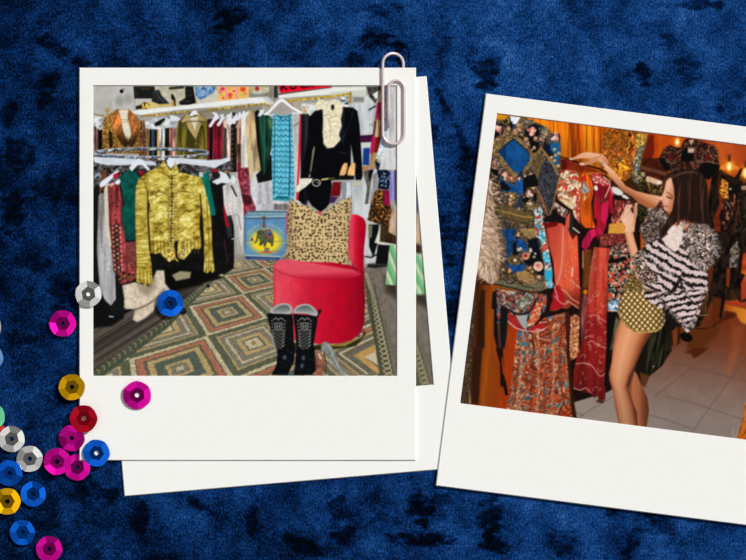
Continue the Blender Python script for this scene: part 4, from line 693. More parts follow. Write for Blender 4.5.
    P.poly(T(550, 168, "385,60 430,40 500,80 560,150 590,230 600,420 560,430 550,330 530,470 520,560 490,620 440,680 430,560 440,480 415,470 410,300 420,200"), fold((176, 22, 44), .65, 1.2, 2.6, 253)); P.poly(T(550, 168, "380,60 430,40 500,80 550,150 520,170 450,150 410,140"), pal([(190, 60, 60), (222, 170, 160), (166, 26, 40), (206, 110, 100)], 1.5, 254)); P.poly(T(546, 228, "340,120 400,20 480,0 540,-20 500,60 440,90 400,180 365,215 335,170"), fold((196, 26, 78), .7, 1.15, 2, 255)); P.poly(T(550, 168, "480,340 550,300 540,460 510,530 470,480"), (200, 30, 80), soft=1)
    for k in range(8): P.ell(596 + k * 1.5, 199 + (k % 2) * 2.6, .7, .7, (120, 80, 60))
    P.line(T(550, 168, "505,85 560,150 515,270"), 1.2, (222, 180, 160), sm=True); P.line(T(550, 168, "555,150 590,250"), 1, (206, 130, 120)); P.ell(596, 188, 1.9, 2.6, (232, 224, 220), ang=-20)
    P.obj('hanger', 'white padded hanger ends on the dark rail'); P.poly(T(550, 168, "580,180 640,190 680,235 660,255 600,230"), (228, 222, 220), sm=True); P.poly(T(550, 168, "670,250 700,250 740,285 720,290 680,275"), (230, 222, 216)); P.poly(T(612, 172, "5,140 50,150 105,195 60,215 10,190"), (222, 214, 210), sm=True); P.poly(T(612, 172, "90,205 150,235 140,250 100,235"), (226, 216, 208))
    P.obj('shawl', 'brick red fringed shawl beside the raised wrist'); P.poly(T(550, 168, "600,290 640,340 700,320 746,310 760,420 700,460 640,520 560,560 580,440 610,380"), pal([(150, 60, 50), (110, 36, 32), (190, 110, 90), (80, 30, 26), (206, 140, 100)], 1.6, 257, 1, .4))
    P.poly(T(612, 172, "30,260 170,270 210,290 120,340 60,440 20,400"), pal([(150, 50, 44), (190, 110, 96), (90, 30, 26), (60, 50, 46)], 1.5, 258, 1, .4))
    P.obj('garment', 'ochre and wine knit hanging below the wrist'); P.poly([(609, 224), (626, 222), (632, 232), (630, 236), (608, 236)], N((216, 150, 62), .2, 1.4, 259)); P.poly([(600, 234), (630, 233), (628, 243), (600, 247)], pal([(132, 52, 50), (96, 34, 34), (160, 80, 64)], 1.3, 260))
    P.obj('garment', 'black floral skirt hanging behind the forearm'); P.poly([(611, 247), (628, 242), (634, 260), (640, 272), (634, 286), (622, 300), (618, 312), (607.6, 312), (608, 270)], pal([(28, 26, 24), (60, 70, 62), (190, 70, 54), (150, 140, 110), (24, 22, 22), (206, 110, 80), (90, 100, 96), (200, 190, 170)], 2.0, 261)); P.poly([(608, 260), (626, 257), (628, 260), (609, 264)], DK); P.poly(T(602, 290, "55,130 160,70 140,200 60,190"), pal([(130, 170, 200), (190, 200, 206), (60, 110, 160), (206, 216, 220)], 1.8, 262)); P.ell(610, 295, 2.2, 2.6, (206, 70, 50)); P.poly(T(602, 290, "130,250 185,300 160,420 110,560 70,560"), fold((84, 84, 58), .7, 1.2, 1.6, 263)); P.poly(T(602, 290, "50,200 130,210 90,480 70,560 50,900 20,900 45,500"), DK)
    # left: curtain panel and floor-length things
    P.obj('curtain', 'orange wooden panel at the lower left')
    P.poly([(470, 285), (540, 285), (520, 420), (455, 408)], lambda x, y: ramp(x + .1 * (y - 290), [(470, (50, 22, 8)), (478, (66, 28, 6)), (486, (130, 58, 10)), (494, (158, 76, 14)), (502, (140, 62, 10)), (510, (150, 58, 12)), (520, (170, 56, 10))]) * (.9 + .16 * vn(x / 3, y / 14, 264))[..., None])
    P.poly([(471, 288), (476.4, 288), (473, 350), (472, 405), (458, 404), (466, 350)], pal([(76, 58, 42), (58, 44, 32), (94, 74, 54), (66, 50, 38)], 1.6, 265)); P.poly(T(456, 348, "125,380 140,520 120,520"), (180, 110, 50))
    P.poly(T(462, 288, "180,20 215,20 210,560 130,560 150,200"), (46, 22, 8), soft=1.2); P.poly(T(456, 348, "160,0 250,0 235,150 210,530 150,520 140,300"), (52, 24, 8), soft=1.5); P.poly(T(456, 348, "490,0 555,0 530,300 500,480 460,460 480,200"), (160, 54, 12), soft=1)
    # patterned long skirt
    P.obj('skirt', 'long rust and turquoise brocade skirt at the left of the rack')
    br = swirl([(152, 62, 32), (176, 84, 46), (126, 40, 28), (190, 136, 96), (140, 60, 34), (66, 96, 104), (186, 144, 110), (182, 76, 42), (94, 52, 36)], 13.0, 267, 1.5, .4, 1.3, .8)
    P.poly([(518, 329), (530, 330), (544, 318), (566, 312), (568, 330), (567, 355), (569, 380), (572, 400), (576, 420), (540, 418), (506, 412), (511, 385), (514, 360), (516, 340)], br)
    for a_, b_, w in (((534, 336), (531, 412), 3.5), ((548, 330), (544, 415), 2), ((522, 340), (512, 410), 2.4), ((560, 330), (562, 415), 2)): P.line([a_, b_], w, (90, 30, 12), a=.4, soft=1.5)
    for a_, w in (((523, 334, 516, 410), 2.2), ((538, 336, 537, 412), 2.0), ((553, 326, 552, 414), 2.2)): P.line([a_[:2], ((a_[0] + a_[2]) / 2 + 1, 372), a_[2:]], w, (222, 172, 130), sm=True, a=.38, soft=1.4)
    for k in range(26):
        x = rnd.uniform(518, 568) if k < 10 else rnd.uniform(545, 568); y = rnd.uniform(332, 408); P.ell(x, y, rnd.uniform(.8, 2), rnd.uniform(1, 2.4), rnd.choice([(50, 104, 124), (66, 128, 146), (56, 84, 92), (96, 140, 146)]), ang=rnd.uniform(-40, 40), clip=True, a=.85)
    for k in range(50):
        x = rnd.uniform(512, 572); y = rnd.uniform(332, 412); P.line([(x, y), (x + rnd.uniform(-2, 2), y + rnd.uniform(-2, 2))], .8, rnd.choice([(220, 180, 140), (206, 60, 36), (60, 40, 34)]), clip=True, a=.75)
    P.line([(566, 314), (568, 345), (571, 390), (575, 420)], [1.5, 2.5, 3, 5], (52, 26, 10), sm=True)
    for s in ((519, 334), (524, 344), (550, 317)): P.ell(s[0], s[1], 2.4, 1.8, (44, 112, 160), soft=.8, clip=True)
    # bundled scarf at waist of the embroidered dress
    P.obj('scarf', 'red and grey patterned scarf tied at the hem of the blue dress')
    sc = swirl([(176, 58, 44), (90, 92, 88), (40, 36, 36), (190, 90, 66), (130, 126, 112), (24, 24, 26), (70, 96, 112), (170, 160, 140)], 12.0, 269, 1.4, .35)
    P.poly(T(462, 288, "320,0 400,20 660,40 800,60 780,200 700,330 620,400 540,390 440,310 370,170 365,330 330,330 310,170"), sc); P.poly(T(462, 288, "490,130 560,80 640,60 660,120 590,210 510,190"), pal([(120, 116, 100), (90, 88, 78), (170, 166, 150)], 1.8, 270)); P.line(T(462, 288, "400,180 480,230 560,245 640,210 690,110"), 1.6, (30, 28, 28), sm=True)
    P.poly(T(462, 288, "500,260 610,250 600,390 560,360"), (160, 164, 164)); P.poly(T(462, 288, "600,370 640,240 700,130 760,130 720,290 680,340"), pal([(206, 96, 60), (222, 190, 160), (190, 60, 40), (190, 120, 60)], 1.8, 271)); P.poly(T(462, 288, "430,240 500,260 560,360 600,400 480,370 435,310"), N((160, 40, 40), .3, 1.6, 272)); P.line(T(462, 288, "430,310 500,370 600,400 700,400 760,395"), 1.1, (216, 180, 170), sm=True); P.poly(T(462, 288, "600,400 700,330 760,330 780,390 700,398"), (170, 36, 36)); P.line(T(536, 288, "0,385 60,390 90,370"), 1.1, (216, 180, 170), sm=True); P.line(T(536, 288, "20,320 100,320"), .8, (216, 170, 160)); P.line(T(536, 288, "0,340 60,270 130,220"), 2, (34, 20, 18), sm=True)
    P.poly(T(462, 288, "365,160 430,200 420,420 400,560 360,560 350,300"), (18, 20, 24)); P.poly(T(462, 288, "285,40 320,20 330,200 350,560 330,580 295,430 300,200 275,190"), (20, 16, 16)); P.poly(T(462, 288, "325,150 365,160 350,330 330,330"), pal([(60, 100, 116), (190, 60, 50), (120, 130, 130), (30, 40, 50)], 1.7, 273)); P.line(T(462, 288, "335,340 345,560"), 1.4, (50, 40, 36))
    P.poly(T(456, 348, "370,0 440,0 440,220 470,330 488,440 460,445 440,360 415,360 410,150"), (26, 14, 10)); P.line(T(456, 348, "430,90 440,240"), 1.2, (150, 50, 14))
    P.poly([(547, 280), (549.6, 285), (553, 300), (548, 310), (546, 290)], (30, 18, 14), soft=.8)
    # embroidered blue dress
    P.obj('dress', 'blue and black dress embroidered with gold and pink flowers')
    emb0 = swirl(EMB, 9.0, 275, 1.5, .4)
    emb = shade(emb0, lambda x, y: .72 + .5 * fbm(x / 5, y / 5, 276, 2))
    P.poly([(497, 118), (506, 116), (522, 117), (532, 120), (546, 127), (551, 133), (559, 133), (561, 138), (561, 170), (558, 185), (553, 200), (546, 215), (545, 230), (547, 262), (549, 288), (540, 292), (525, 290), (500, 284), (494, 284), (497, 262), (492, 225), (486, 200), (488, 165)], emb)
    BK = (14, 14, 18); BL = (18, 74, 128)
    P.poly(T(486, 108, "105,55 205,70 190,100 110,110"), (212, 140, 20), keep=True)
    P.poly(T(486, 108, "225,75 325,85 285,150 250,150 230,120"), N((232, 236, 244), .04, 3, 276)); P.poly(T(486, 108, "210,80 230,120 260,160 235,230 225,140"), BK); P.poly(T(486, 108, "250,150 275,150 240,210"), (20, 56, 100))
    P.poly(T(486, 108, "360,215 400,180 440,150 520,170 510,240 430,310 370,250"), BK); P.poly(T(486, 108, "380,240 440,300 500,330 480,420 440,450 410,340"), BK); P.poly(T(486, 108, "480,170 525,185 500,215"), (24, 66, 104)); P.poly(T(486, 108, "90,120 150,150 165,230 130,280 70,290 80,210"), BK)
    P.poly(T(486, 108, "255,285 320,340 375,390 410,440 408,490 370,540 330,600 270,600 220,545 120,420 125,400 180,340"), lambda x, y: C(BL) * (.78 + .5 * fbm(x / 6, y / 9, 277))[..., None]); P.line(T(486, 108, "175,365 180,490"), 1.0, (12, 26, 50)); P.line(T(486, 108, "120,410 255,285 375,390 410,440"), 1.2, (24, 20, 20)); P.poly(T(486, 108, "125,400 175,365 178,480 120,420"), (14, 60, 108), soft=.8)
    def flower(cx, cy, r, cs, n=7):
        for _ in range(n):
            a = rnd.uniform(0, 6.28); d = r * rnd.uniform(.3, .75); P.ell(cx + d * math.cos(a), cy + d * math.sin(a), r * rnd.uniform(.3, .5), r * rnd.uniform(.22, .4), rnd.choice(cs), ang=math.degrees(a), soft=.5)
        P.ell(cx, cy, r * .3, r * .3, (236, 206, 190), soft=.5)
    GO = pal([(138, 110, 66), (112, 88, 54), (158, 128, 82), (92, 72, 46)], 1.1, 290, 1, 1, .4)
    for pts, w in (("60,400 180,310 250,265 320,310 400,400 425,450", 5.2), ("425,450 400,520 340,600 280,640 200,560 110,440", 5.0), ("250,265 310,180 340,110", 5.0), ("60,330 150,260 210,200", 4.0), ("520,370 590,470 640,560 680,650", 3.6), ("425,450 480,420 520,380", 3.4), ("520,220 560,190 590,230", 4.0)): P.line(T(486, 108, pts), w, GO, soft=.9)
    for t_ in ("340,110 430,110 430,150 360,170", "520,200 580,190 600,240 540,290 510,270"): P.poly(T(486, 108, t_), pal([(110, 104, 92), (140, 130, 112), (84, 76, 66)], 1.1, 291), soft=.9)
    for _ in range(60):
        x, y = rnd.uniform(487, 545), rnd.uniform(116, 160)
        P.ell(x, y, rnd.uniform(.5, 1.3), rnd.uniform(.5, 1.1), rnd.choice([(206, 150, 118), (176, 116, 84), (222, 180, 150), (30, 26, 26)]), ang=rnd.uniform(0, 180), clip=True, a=.85, soft=.4)
    P.poly(T(486, 108, "255,285 320,340 375,390 410,440 408,490 370,540 330,600 270,600 220,545 120,420 125,400 180,340"), lambda x, y: C(BL) * (.74 + .55 * fbm(x / 6, y / 9, 277))[..., None]); P.line(T(486, 108, "175,365 180,490"), 1.0, (12, 26, 50)); P.line(T(486, 108, "120,410 255,285 375,390 410,440"), 1.0, (24, 20, 20)); P.poly(T(486, 108, "125,400 175,365 178,480 120,420"), (14, 56, 100), soft=.8)
    for x, y, r in ((430, 215, 44), (110, 190, 36), (640, 270, 44)):
        flower(486 + x / 9.325, 108 + y / 9.325, r / 9.325, [(206, 130, 112), (226, 168, 154), (190, 100, 90), (232, 196, 180)], 12)
    for x, y in ((300, 160), (270, 210), (310, 200), (210, 190), (450, 370), (460, 280), (510, 290), (370, 290), (560, 240)): P.ell(486 + x / 9.325, 108 + y / 9.325, 1.6, 1.8, (204, 150, 116), soft=.8)
    P.poly(T(486, 108, "525,370 560,330 600,350 620,420 600,480 560,440"), (12, 24, 44)); P.poly(T(486, 108, "600,320 690,330 690,420 670,560 620,500 640,430 600,390"), (24, 92, 140), soft=.8)
    for x, y in ((640, 385), (650, 440), (640, 490), (680, 420), (670, 540), (610, 460)): P.ell(486 + x / 9.325, 108 + y / 9.325, 1.7, 1.5, (196, 160, 110))
    # collar lapel in quilted grey-black
    # bodice
    P.poly(T(476, 168, "215,80 300,140 380,170 440,120 440,240 400,250 360,220 300,230 240,210"), N(BL, .35, 3, 295)); P.poly(T(476, 168, "380,110 440,110 440,240 360,210"), N((26, 82, 146), .3, 3, 296)); P.poly(T(476, 168, "440,90 580,40 580,170 480,180 440,260"), BK); P.poly(T(476, 168, "410,30 440,30 435,100 380,90"), (20, 44, 70)); P.poly(T(476, 168, "240,110 330,190 300,215 230,200 220,150"), (12, 16, 26)); P.poly(T(476, 168, "130,0 210,20 215,90 150,50"), BK)
    P.poly(T(476, 168, "410,260 440,270 400,390 370,370"), (30, 56, 80)); P.poly(T(476, 168, "535,230 570,240 560,320 530,300"), BK); P.poly(T(476, 168, "430,300 480,260 500,290 460,340"), BK)
    for x, y, r, c in ((270, 75, 34, (206, 150, 130)), (330, 95, 24, (206, 110, 80)), (405, 100, 16, (214, 160, 140)), (460, 72, 14, (206, 170, 150)), (495, 240, 32, (220, 170, 160)), (535, 185, 16, (206, 180, 140)), (330, 260, 38, (140, 116, 66)), (320, 300, 14, (206, 190, 150)), (505, 330, 32, (166, 148, 100)), (400, 385, 16, (206, 130, 100)), (320, 330, 26, (150, 90, 40)), (200, 230, 18, (206, 170, 150)), (210, 290, 16, (206, 180, 150))): flower(476 + x / 9.325, 168 + y / 9.325, r / 8.2, [c, tuple(v * .75 for v in c), tuple(min(255, v * 1.12) for v in c)], 8)
    P.poly(T(476, 168, "180,340 300,360 420,400 520,420 540,470 520,520 400,510 240,470 170,440"), N((100, 82, 50), .4, 1.4, 279)); P.line(T(476, 168, "190,390 300,415 420,450 530,460"), 1.1, (176, 142, 66), sm=True); P.line(T(476, 168, "180,455 300,470 420,510 530,495"), .9, (54, 44, 30), sm=True)
    # skirt of dress
    P.poly(T(470, 228, "290,20 420,0 420,180 330,320 380,400 350,360 340,120"), N((20, 66, 118), .45, 2.2, 292, 1, .5), soft=1); P.poly(T(470, 228, "400,180 440,100 500,110 540,180 520,220 450,220"), N((18, 68, 124), .45, 2.2, 293, 1, .5)); P.poly(T(470, 228, "400,150 430,110 440,210 480,230 400,260"), BK); P.poly(T(470, 228, "545,110 630,90 665,260 690,330 690,440 640,440 580,380 500,320 540,240"), (12, 18, 26)); P.poly(T(470, 228, "340,330 400,350 520,330 500,410 400,420"), N((20, 68, 124), .45, 2.2, 294, 1, .5), soft=.8)
    for x, y, r, c in ((522, 262, 34, (206, 150, 116)), (637, 358, 46, (224, 180, 156)), (465, 200, 22, (206, 180, 150)), (568, 212, 22, (222, 196, 176)), (450, 66, 18, (206, 160, 110)), (645, 455, 20, (196, 150, 116)), (370, 395, 20, (190, 130, 80)), (308, 390, 16, (180, 140, 90)), (310, 290, 24, (176, 120, 90)), (295, 220, 22, (150, 110, 90)), (560, 370, 24, (150, 100, 50)), (600, 270, 14, (190, 130, 80)), (555, 240, 14, (170, 120, 70)), (420, 300, 40, (118, 88, 48)), (610, 240, 10, (206, 190, 160))): [P.ell(470 + x / 9.325, 228 + y / 9.325, r / 9.325, r / 9.325, N(c, .25, 1.2, 280), soft=.8) if r > 33 and c[0] > 150 else flower(470 + x / 9.325, 228 + y / 9.325, r / 8.0, [c, tuple(v * .7 for v in c), tuple(min(255, v * 1.1) for v in c)], 8)]
    P.ell(525.6, 255.6, 2.0, 2.0, (160, 50, 50)); P.ell(538, 265.6, 2, 1.8, (206, 110, 110))
    P.poly(T(470, 228, "430,410 520,395 600,450 620,520 540,520 450,480"), N((156, 122, 76), .4, 1.2, 281)); P.poly(T(470, 228, "250,480 400,520 500,530 690,500 690,580 500,590 330,560 230,530"), N((110, 102, 78), .35, 1.5, 282)); P.line(T(470, 228, "300,470 380,520 440,490 500,540 600,560"), .9, (40, 36, 28), sm=True); P.line(T(470, 228, "220,520 400,560 560,600 690,610"), 1.4, (36, 32, 26), sm=True)
    P.poly(T(470, 228, "460,10 630,0 620,70 560,100 500,60"), N((150, 122, 76), .4, 1.2, 283)); P.poly(T(470, 228, "255,20 310,40 330,180 300,330 270,260"), N((92, 80, 66), .5, 1.4, 284))
    # side ribbon turquoise / coral
    P.obj('scarf', 'turquoise and coral ribbon scarf beside the blue dress'); P.poly(T(476, 168, "540,380 600,350 620,400 620,470 640,560 660,700 560,640 545,480"), pal([(190, 70, 50), (160, 200, 206), (60, 150, 170), (206, 216, 214), (150, 90, 70)], 2.2, 285)); P.poly(T(470, 228, "640,10 700,30 730,150 746,280 770,420 770,560 700,560 700,360 670,200"), pal([(60, 176, 206), (206, 220, 220), (190, 80, 60), (110, 196, 214), (150, 140, 120)], 2.6, 286)); P.poly(T(470, 228, "700,400 760,400 755,500 700,480"), (40, 170, 206), soft=.8)
    P.obj('lapel', 'grey-black quilted pointed lapel hanging at the right of the blue dress'); P.poly(T(486, 108, "455,480 510,430 530,460 600,540 640,600 560,800 540,800 450,600"), N((100, 82, 52), .4, 1.4, 287)); P.poly(T(476, 168, "605,0 650,-90 690,-60 746,10 775,60 740,220 715,370 690,440 640,340 590,210 580,100"), pal([(58, 58, 66), (44, 44, 50), (82, 82, 92), (36, 36, 40)], 1.1, 288, 1, 1, .35)); P.line(T(476, 168, "560,190 610,280 640,350 670,440"), 1.7, (150, 92, 54), sm=True); P.line(T(486, 108, "530,390 590,470 640,560 670,620"), 1.8, (150, 118, 70), sm=True); P.line(T(476, 168, "690,440 725,330 775,90"), 1.0, (160, 120, 60))
    P.poly(T(476, 168, "700,440 720,380 760,380 760,480 640,500 620,470"), (18, 16, 18), keep=True); P.poly(T(476, 168, "620,520 760,500 760,540 660,560"), (110, 14, 14), keep=True)
    # feather boa
    P.obj('feather_boa', 'pale beige feather boa hanging at the left edge')
    P.poly([(489, 178), (492, 180), (497, 195), (496, 215), (498, 232), (500, 262), (498, 280), (492, 285), (478, 276), (474, 270), (480, 240), (486, 205)], N((176, 146, 120), .25, 2, 290), soft=1.2)
    bo = [(200, 168, 140), (220, 192, 166), (150, 120, 96), (232, 210, 188), (120, 92, 74)]
    P.tuft([(487, 210), (483, 235), (480, 262)], 16, 1.0, bo, 120, 40, 40, 291); P.tuft([(490, 180), (488, 205), (486, 215)], 11, .9, bo + [(50, 40, 34)], 70, 55, 35, 292); P.tuft([(478, 262), (490, 266), (497, 262)], 17, .9, bo, 70, 100, 22, 293); P.tuft([(494, 225), (498, 245), (498, 262)], 6, .8, bo, 40, 25, 40, 294); P.tuft([(490, 178), (494, 200), (496, 220)], 8, .8, [(60, 48, 40), (30, 26, 24), (190, 160, 130)], 40, 20, 50, 295)
    # ---- the woman
    SK = lambda x, y: ramp(.5 + (fbm(x / 9, y / 9, 300) - .5) * .6, [(0, (196, 130, 92)), (.5, (222, 164, 124)), (1, (236, 188, 152))])
    P.obj('person', 'woman in a striped shaggy top and gold shorts reaching for the rail')
    # legs
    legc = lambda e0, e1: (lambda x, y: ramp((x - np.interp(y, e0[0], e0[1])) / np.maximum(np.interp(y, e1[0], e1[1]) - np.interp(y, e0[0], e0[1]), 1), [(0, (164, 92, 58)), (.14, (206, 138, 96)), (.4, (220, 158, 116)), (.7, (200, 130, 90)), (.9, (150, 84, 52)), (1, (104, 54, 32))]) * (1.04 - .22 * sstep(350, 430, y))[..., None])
    r0 = ([348, 376, 390, 430], [633, 630, 632, 638]); r1 = ([348, 372, 390, 408, 430], [636, 636, 642, 649, 646])
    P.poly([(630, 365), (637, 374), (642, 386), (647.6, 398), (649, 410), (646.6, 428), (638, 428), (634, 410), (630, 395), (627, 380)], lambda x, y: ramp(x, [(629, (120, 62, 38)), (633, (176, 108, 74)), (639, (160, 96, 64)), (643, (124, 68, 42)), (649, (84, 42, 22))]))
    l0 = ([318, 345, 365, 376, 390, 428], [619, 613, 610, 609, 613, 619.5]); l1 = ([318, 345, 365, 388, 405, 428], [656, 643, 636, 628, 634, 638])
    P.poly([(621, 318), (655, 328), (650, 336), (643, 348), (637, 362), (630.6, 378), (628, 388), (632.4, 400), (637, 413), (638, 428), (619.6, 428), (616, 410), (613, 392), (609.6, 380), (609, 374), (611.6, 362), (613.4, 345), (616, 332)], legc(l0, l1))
    P.poly([(637, 362), (634, 374), (629, 388), (626.4, 386), (629, 376)], (74, 38, 24), soft=1.4, a=.8)
    P.line([(611, 376), (614, 388), (618, 394)], 1, (170, 100, 66), sm=True, a=.5, soft=1)
    # near arm (bent up) and far arm (reaching)
    P.poly(T(550, 112, "180,440 240,415 290,385 350,372 450,388 490,392 530,430 550,470 520,500 490,480 460,455 400,478 330,498 285,495 270,480 320,465 360,455 370,435 310,430 240,440 200,450"), lambda x, y: ramp(y + .1 * (x - 580), [(151, (228, 170, 134)), (156, (234, 180, 144)), (162, (206, 140, 100)), (172, (190, 122, 86))]))
    P.poly(T(612, 172, "-132,-130 -105,-128 -75,-98 -45,-66 0,-30 60,40 130,130 220,175 340,205 450,225 460,260 420,320 380,345 330,335 250,290 190,230 100,180 30,100 -40,10 -80,-60 -120,-100"), lambda x, y: ramp(y - .55 * (x - 612) , [(160, (196, 120, 78)), (165, (226, 164, 122)), (170, (236, 180, 138)), (178, (214, 146, 106)), (184, (170, 100, 64))]) * (.97 + .06 * vn(x / 2, y / 2, 301))[..., None], sm=False)
    P.ell(582, 163.8, 2.4, 1.3, (240, 206, 188), ang=15); P.line(T(550, 112, "370,440 440,425 480,400"), .8, (176, 112, 80), sm=True, a=.7); P.line(T(550, 112, "290,478 370,458"), .7, (150, 84, 56), a=.6); P.line(T(550, 112, "230,430 330,400"), .6, (190, 120, 84), a=.5); P.ell(570.6, 158.8, 1.2, .7, (246, 220, 204), ang=-12); P.poly(T(550, 112, "480,460 500,480 485,510 470,490"), (120, 130, 140))
    P.poly(T(612, 172, "70,430 100,390 120,330 150,300 190,305 200,340 215,290 235,290 240,380 225,440 215,500 210,560 120,560 130,510 80,450"), lambda x, y: ramp(x, [(618, (222, 160, 128)), (626, (236, 190, 164)), (633, (226, 172, 140)), (637, (196, 136, 104))]) * (.96 + .08 * vn(x / 2, y / 2, 302))[..., None]); P.poly(T(612, 172, "180,330 200,330 205,375 190,385 175,350"), (60, 40, 32)); P.line(T(612, 172, "105,395 140,340 160,310"), .7, (180, 116, 86), a=.7); P.line(T(612, 172, "130,420 165,350 185,320"), .7, (180, 116, 86), a=.7); P.line(T(612, 172, "212,300 205,340 212,440"), .8, (170, 104, 74), a=.7); P.line(T(612, 172, "225,292 235,300"), 1, (244, 214, 200))
    P.poly(T(612, 232, "118,0 195,0 215,80 245,180 215,205 185,255 165,190 140,90"), lambda x, y: ramp(x - .3 * (y - 232), [(624, (206, 138, 98)), (628, (232, 176, 138)), (632, (220, 158, 118)), (635, (176, 110, 76))])); P.poly(T(612, 232, "200,260 240,300 270,430 255,455 225,440 200,330"), (196, 124, 82)); P.poly(T(612, 232, "350,-30 440,-20 430,40 395,75 355,50"), (206, 142, 100), soft=1); P.poly(T(612, 172, "380,510 440,520 430,600 370,580"), (190, 116, 76), soft=1)
    P.poly(T(602, 290, "690,280 746,285 746,320 720,310"), (206, 140, 116))
    # face
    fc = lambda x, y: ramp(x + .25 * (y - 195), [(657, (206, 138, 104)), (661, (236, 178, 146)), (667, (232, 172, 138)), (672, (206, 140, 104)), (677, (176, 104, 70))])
    FT = lambda t: q(626, 130, t, 6.217)
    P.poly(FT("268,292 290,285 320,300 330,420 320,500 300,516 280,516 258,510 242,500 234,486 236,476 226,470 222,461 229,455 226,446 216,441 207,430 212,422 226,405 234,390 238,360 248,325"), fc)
    P.line(FT("250,386 266,392 290,412"), [.6, 1.2, 1.0], (112, 66, 46), sm=True, a=.9); P.line(FT("254,413 264,420 278,424 290,422"), [.8, 1.3, .7], (44, 26, 22), sm=True); P.line(FT("256,408 270,410 286,416"), .6, (150, 92, 68), sm=True, a=.7)
    P.line(FT("210,434 222,440 230,436"), .7, (166, 98, 76), sm=True, a=.8); P.line(FT("236,420 232,436 242,446"), .6, (196, 130, 100), sm=True, a=.7); P.poly(FT("221,460 232,456 246,466 260,478 248,480 236,476 226,470"), (196, 96, 96), soft=.6); P.line(FT("224,463 240,468 260,477"), .6, (120, 50, 50), sm=True); P.line(FT("232,464 250,472"), .7, (240, 224, 216), a=.7)
    P.ell(667, 201, 2.4, 2.2, (240, 176, 152), soft=1.5, a=.5); P.ell(661.4, 198, 1.3, 1.2, (246, 206, 182), soft=.8, a=.7); P.ell(668.5, 184, 3, 4, (240, 188, 156), soft=2, a=.5); P.line(FT("240,502 262,510 290,506 310,490"), 1.0, (160, 96, 68), sm=True, a=.6)
    P.line(FT("200,455 212,440 224,452 212,470"), 1.0, (120, 84, 64), sm=True, a=.6); P.line(FT("190,475 205,455 218,452"), .8, (70, 50, 42), sm=True, a=.7)
    # shorts
    P.obj('shorts', 'gold quilted shorts of the woman')
    def quilt(x, y):
        u = (x * .80 + y * .60) / 4.3; v = (-x * .70 + y * .72) / 4.3
        e = np.minimum(np.abs(np.mod(u, 1) - .5), np.abs(np.mod(v, 1) - .5)); e = .5 - np.maximum(np.abs(np.mod(u, 1) - .5), np.abs(np.mod(v, 1) - .5))
        c = ramp(e, [(0, (70, 46, 18)), (.09, (104, 74, 36)), (.2, (206, 172, 108)), (.5, (246, 228, 180))])
        return c * (1.0 - .22 * sstep(650, 665, x) - .2 * sstep(625, 619, x) + .1 * (vn(x, y, 303) - .5))[..., None]
    P.poly([(626, 288), (632, 282), (641, 284), (652, 296), (664, 308), (666.6, 316), (664, 326), (656, 331), (646, 332), (634, 331), (626, 325), (620, 318), (618, 310), (620, 298)], quilt); P.line([(618.4, 311), (621, 318), (627, 325.4), (635, 331), (646, 332), (656, 331), (661, 327.6)], 2.0, pal([(170, 134, 70), (120, 90, 40), (206, 176, 110)], 1.1, 304), sm=True); P.line([(619.6, 300), (618.6, 311)], 1.2, (150, 112, 56))
    P.poly(T(612, 232, "200,380 240,440 330,480 520,500 560,540 400,560 180,560 100,520 150,440"), pal([(128, 102, 56), (96, 74, 38), (166, 138, 84), (70, 54, 28)], 1.3, 305))
    # top
    P.obj('top', 'shaggy black and blush striped top of the woman')
    PK = (220, 196, 192); BKs = (24, 20, 20)
    def zebra(k, sl, p, sd):
        def f(x, y):
            u = (y - sl * x + k) / p + .6 * (fbm(x / 6, y / 6, sd) - .5) + .28 * (vn(x / 1.1, y / 2, sd + 7) - .5); m = sstep(.22, .36, np.abs(np.mod(u, 1) - .5))
            c = mixc(C(PK) * (.86 + .26 * fbm(x / 1.6, y / 1.6, sd + 1))[..., None], C(BKs) * (1 + 1.6 * (vn(x * 1.1, y * 1.1, sd + 2) > .72))[..., None], m); return c
        return f
    P.poly(T(612, 172, "420,330 470,330 530,400 560,440 500,560 400,700 330,800 270,560 250,560 280,480 320,430 350,350"), pal([(56, 46, 42), (90, 76, 70), (170, 150, 142), (40, 32, 30), (130, 104, 92), (74, 62, 56)], 1.6, 306, 1, 1.6, .4))
    P.poly(T(612, 232, "200,225 240,190 290,150 340,100 400,90 470,0 560,-60 660,-60 740,60 860,0 850,160 830,300 840,500 800,640 830,720 760,900 700,940 640,860 560,760 480,700 430,560 300,520 250,430 220,330"), zebra(0, .6, 8.6, 307), soft=1)
    P.poly(T(612, 232, "470,20 560,-70 660,-50 660,60 620,160 570,200 500,140"), N((232, 212, 200), .1, 2, 308), soft=1.2); P.line(T(612, 232, "480,110 540,160 600,200 680,215"), 1.2, (70, 56, 52), sm=True)
    P.poly(T(612, 232, "440,-40 500,-60 520,20 470,60 430,90 440,40"), (60, 44, 38), soft=1)
    P.poly(T(612, 232, "200,230 280,170 300,250 330,330 420,400 440,470 300,500 240,430 215,330"), pal([(40, 32, 30), (190, 170, 160), (90, 70, 62), (222, 200, 190), (24, 20, 20), (150, 110, 90)], 1.7, 309, 1, 1.5, .4), soft=1)
    P.poly(T(612, 232, "560,530 640,400 660,420 590,560 540,580"), BKs, soft=1); P.poly(T(666, 232, "150,350 260,330 330,360 390,360 390,560 300,560 200,470 140,420"), zebra(3, .2, 7.8, 315), soft=1)
    P.poly(T(602, 290, "380,0 520,20 746,0 746,200 680,210 600,190 560,180 500,150 440,110 400,70"), zebra(2, -.3, 7.4, 310), soft=1.2)
    P.poly(T(666, 290, "-20,20 60,40 120,0 340,0 380,20 340,120 290,200 240,270 205,345 150,320 90,260 60,200 0,160"), zebra(0, -.2, 6.4, 311), soft=1.2); P.poly(T(666, 290, "-30,110 80,220 90,300 160,330 60,360 -10,260"), BKs, soft=1.5, a=.8)
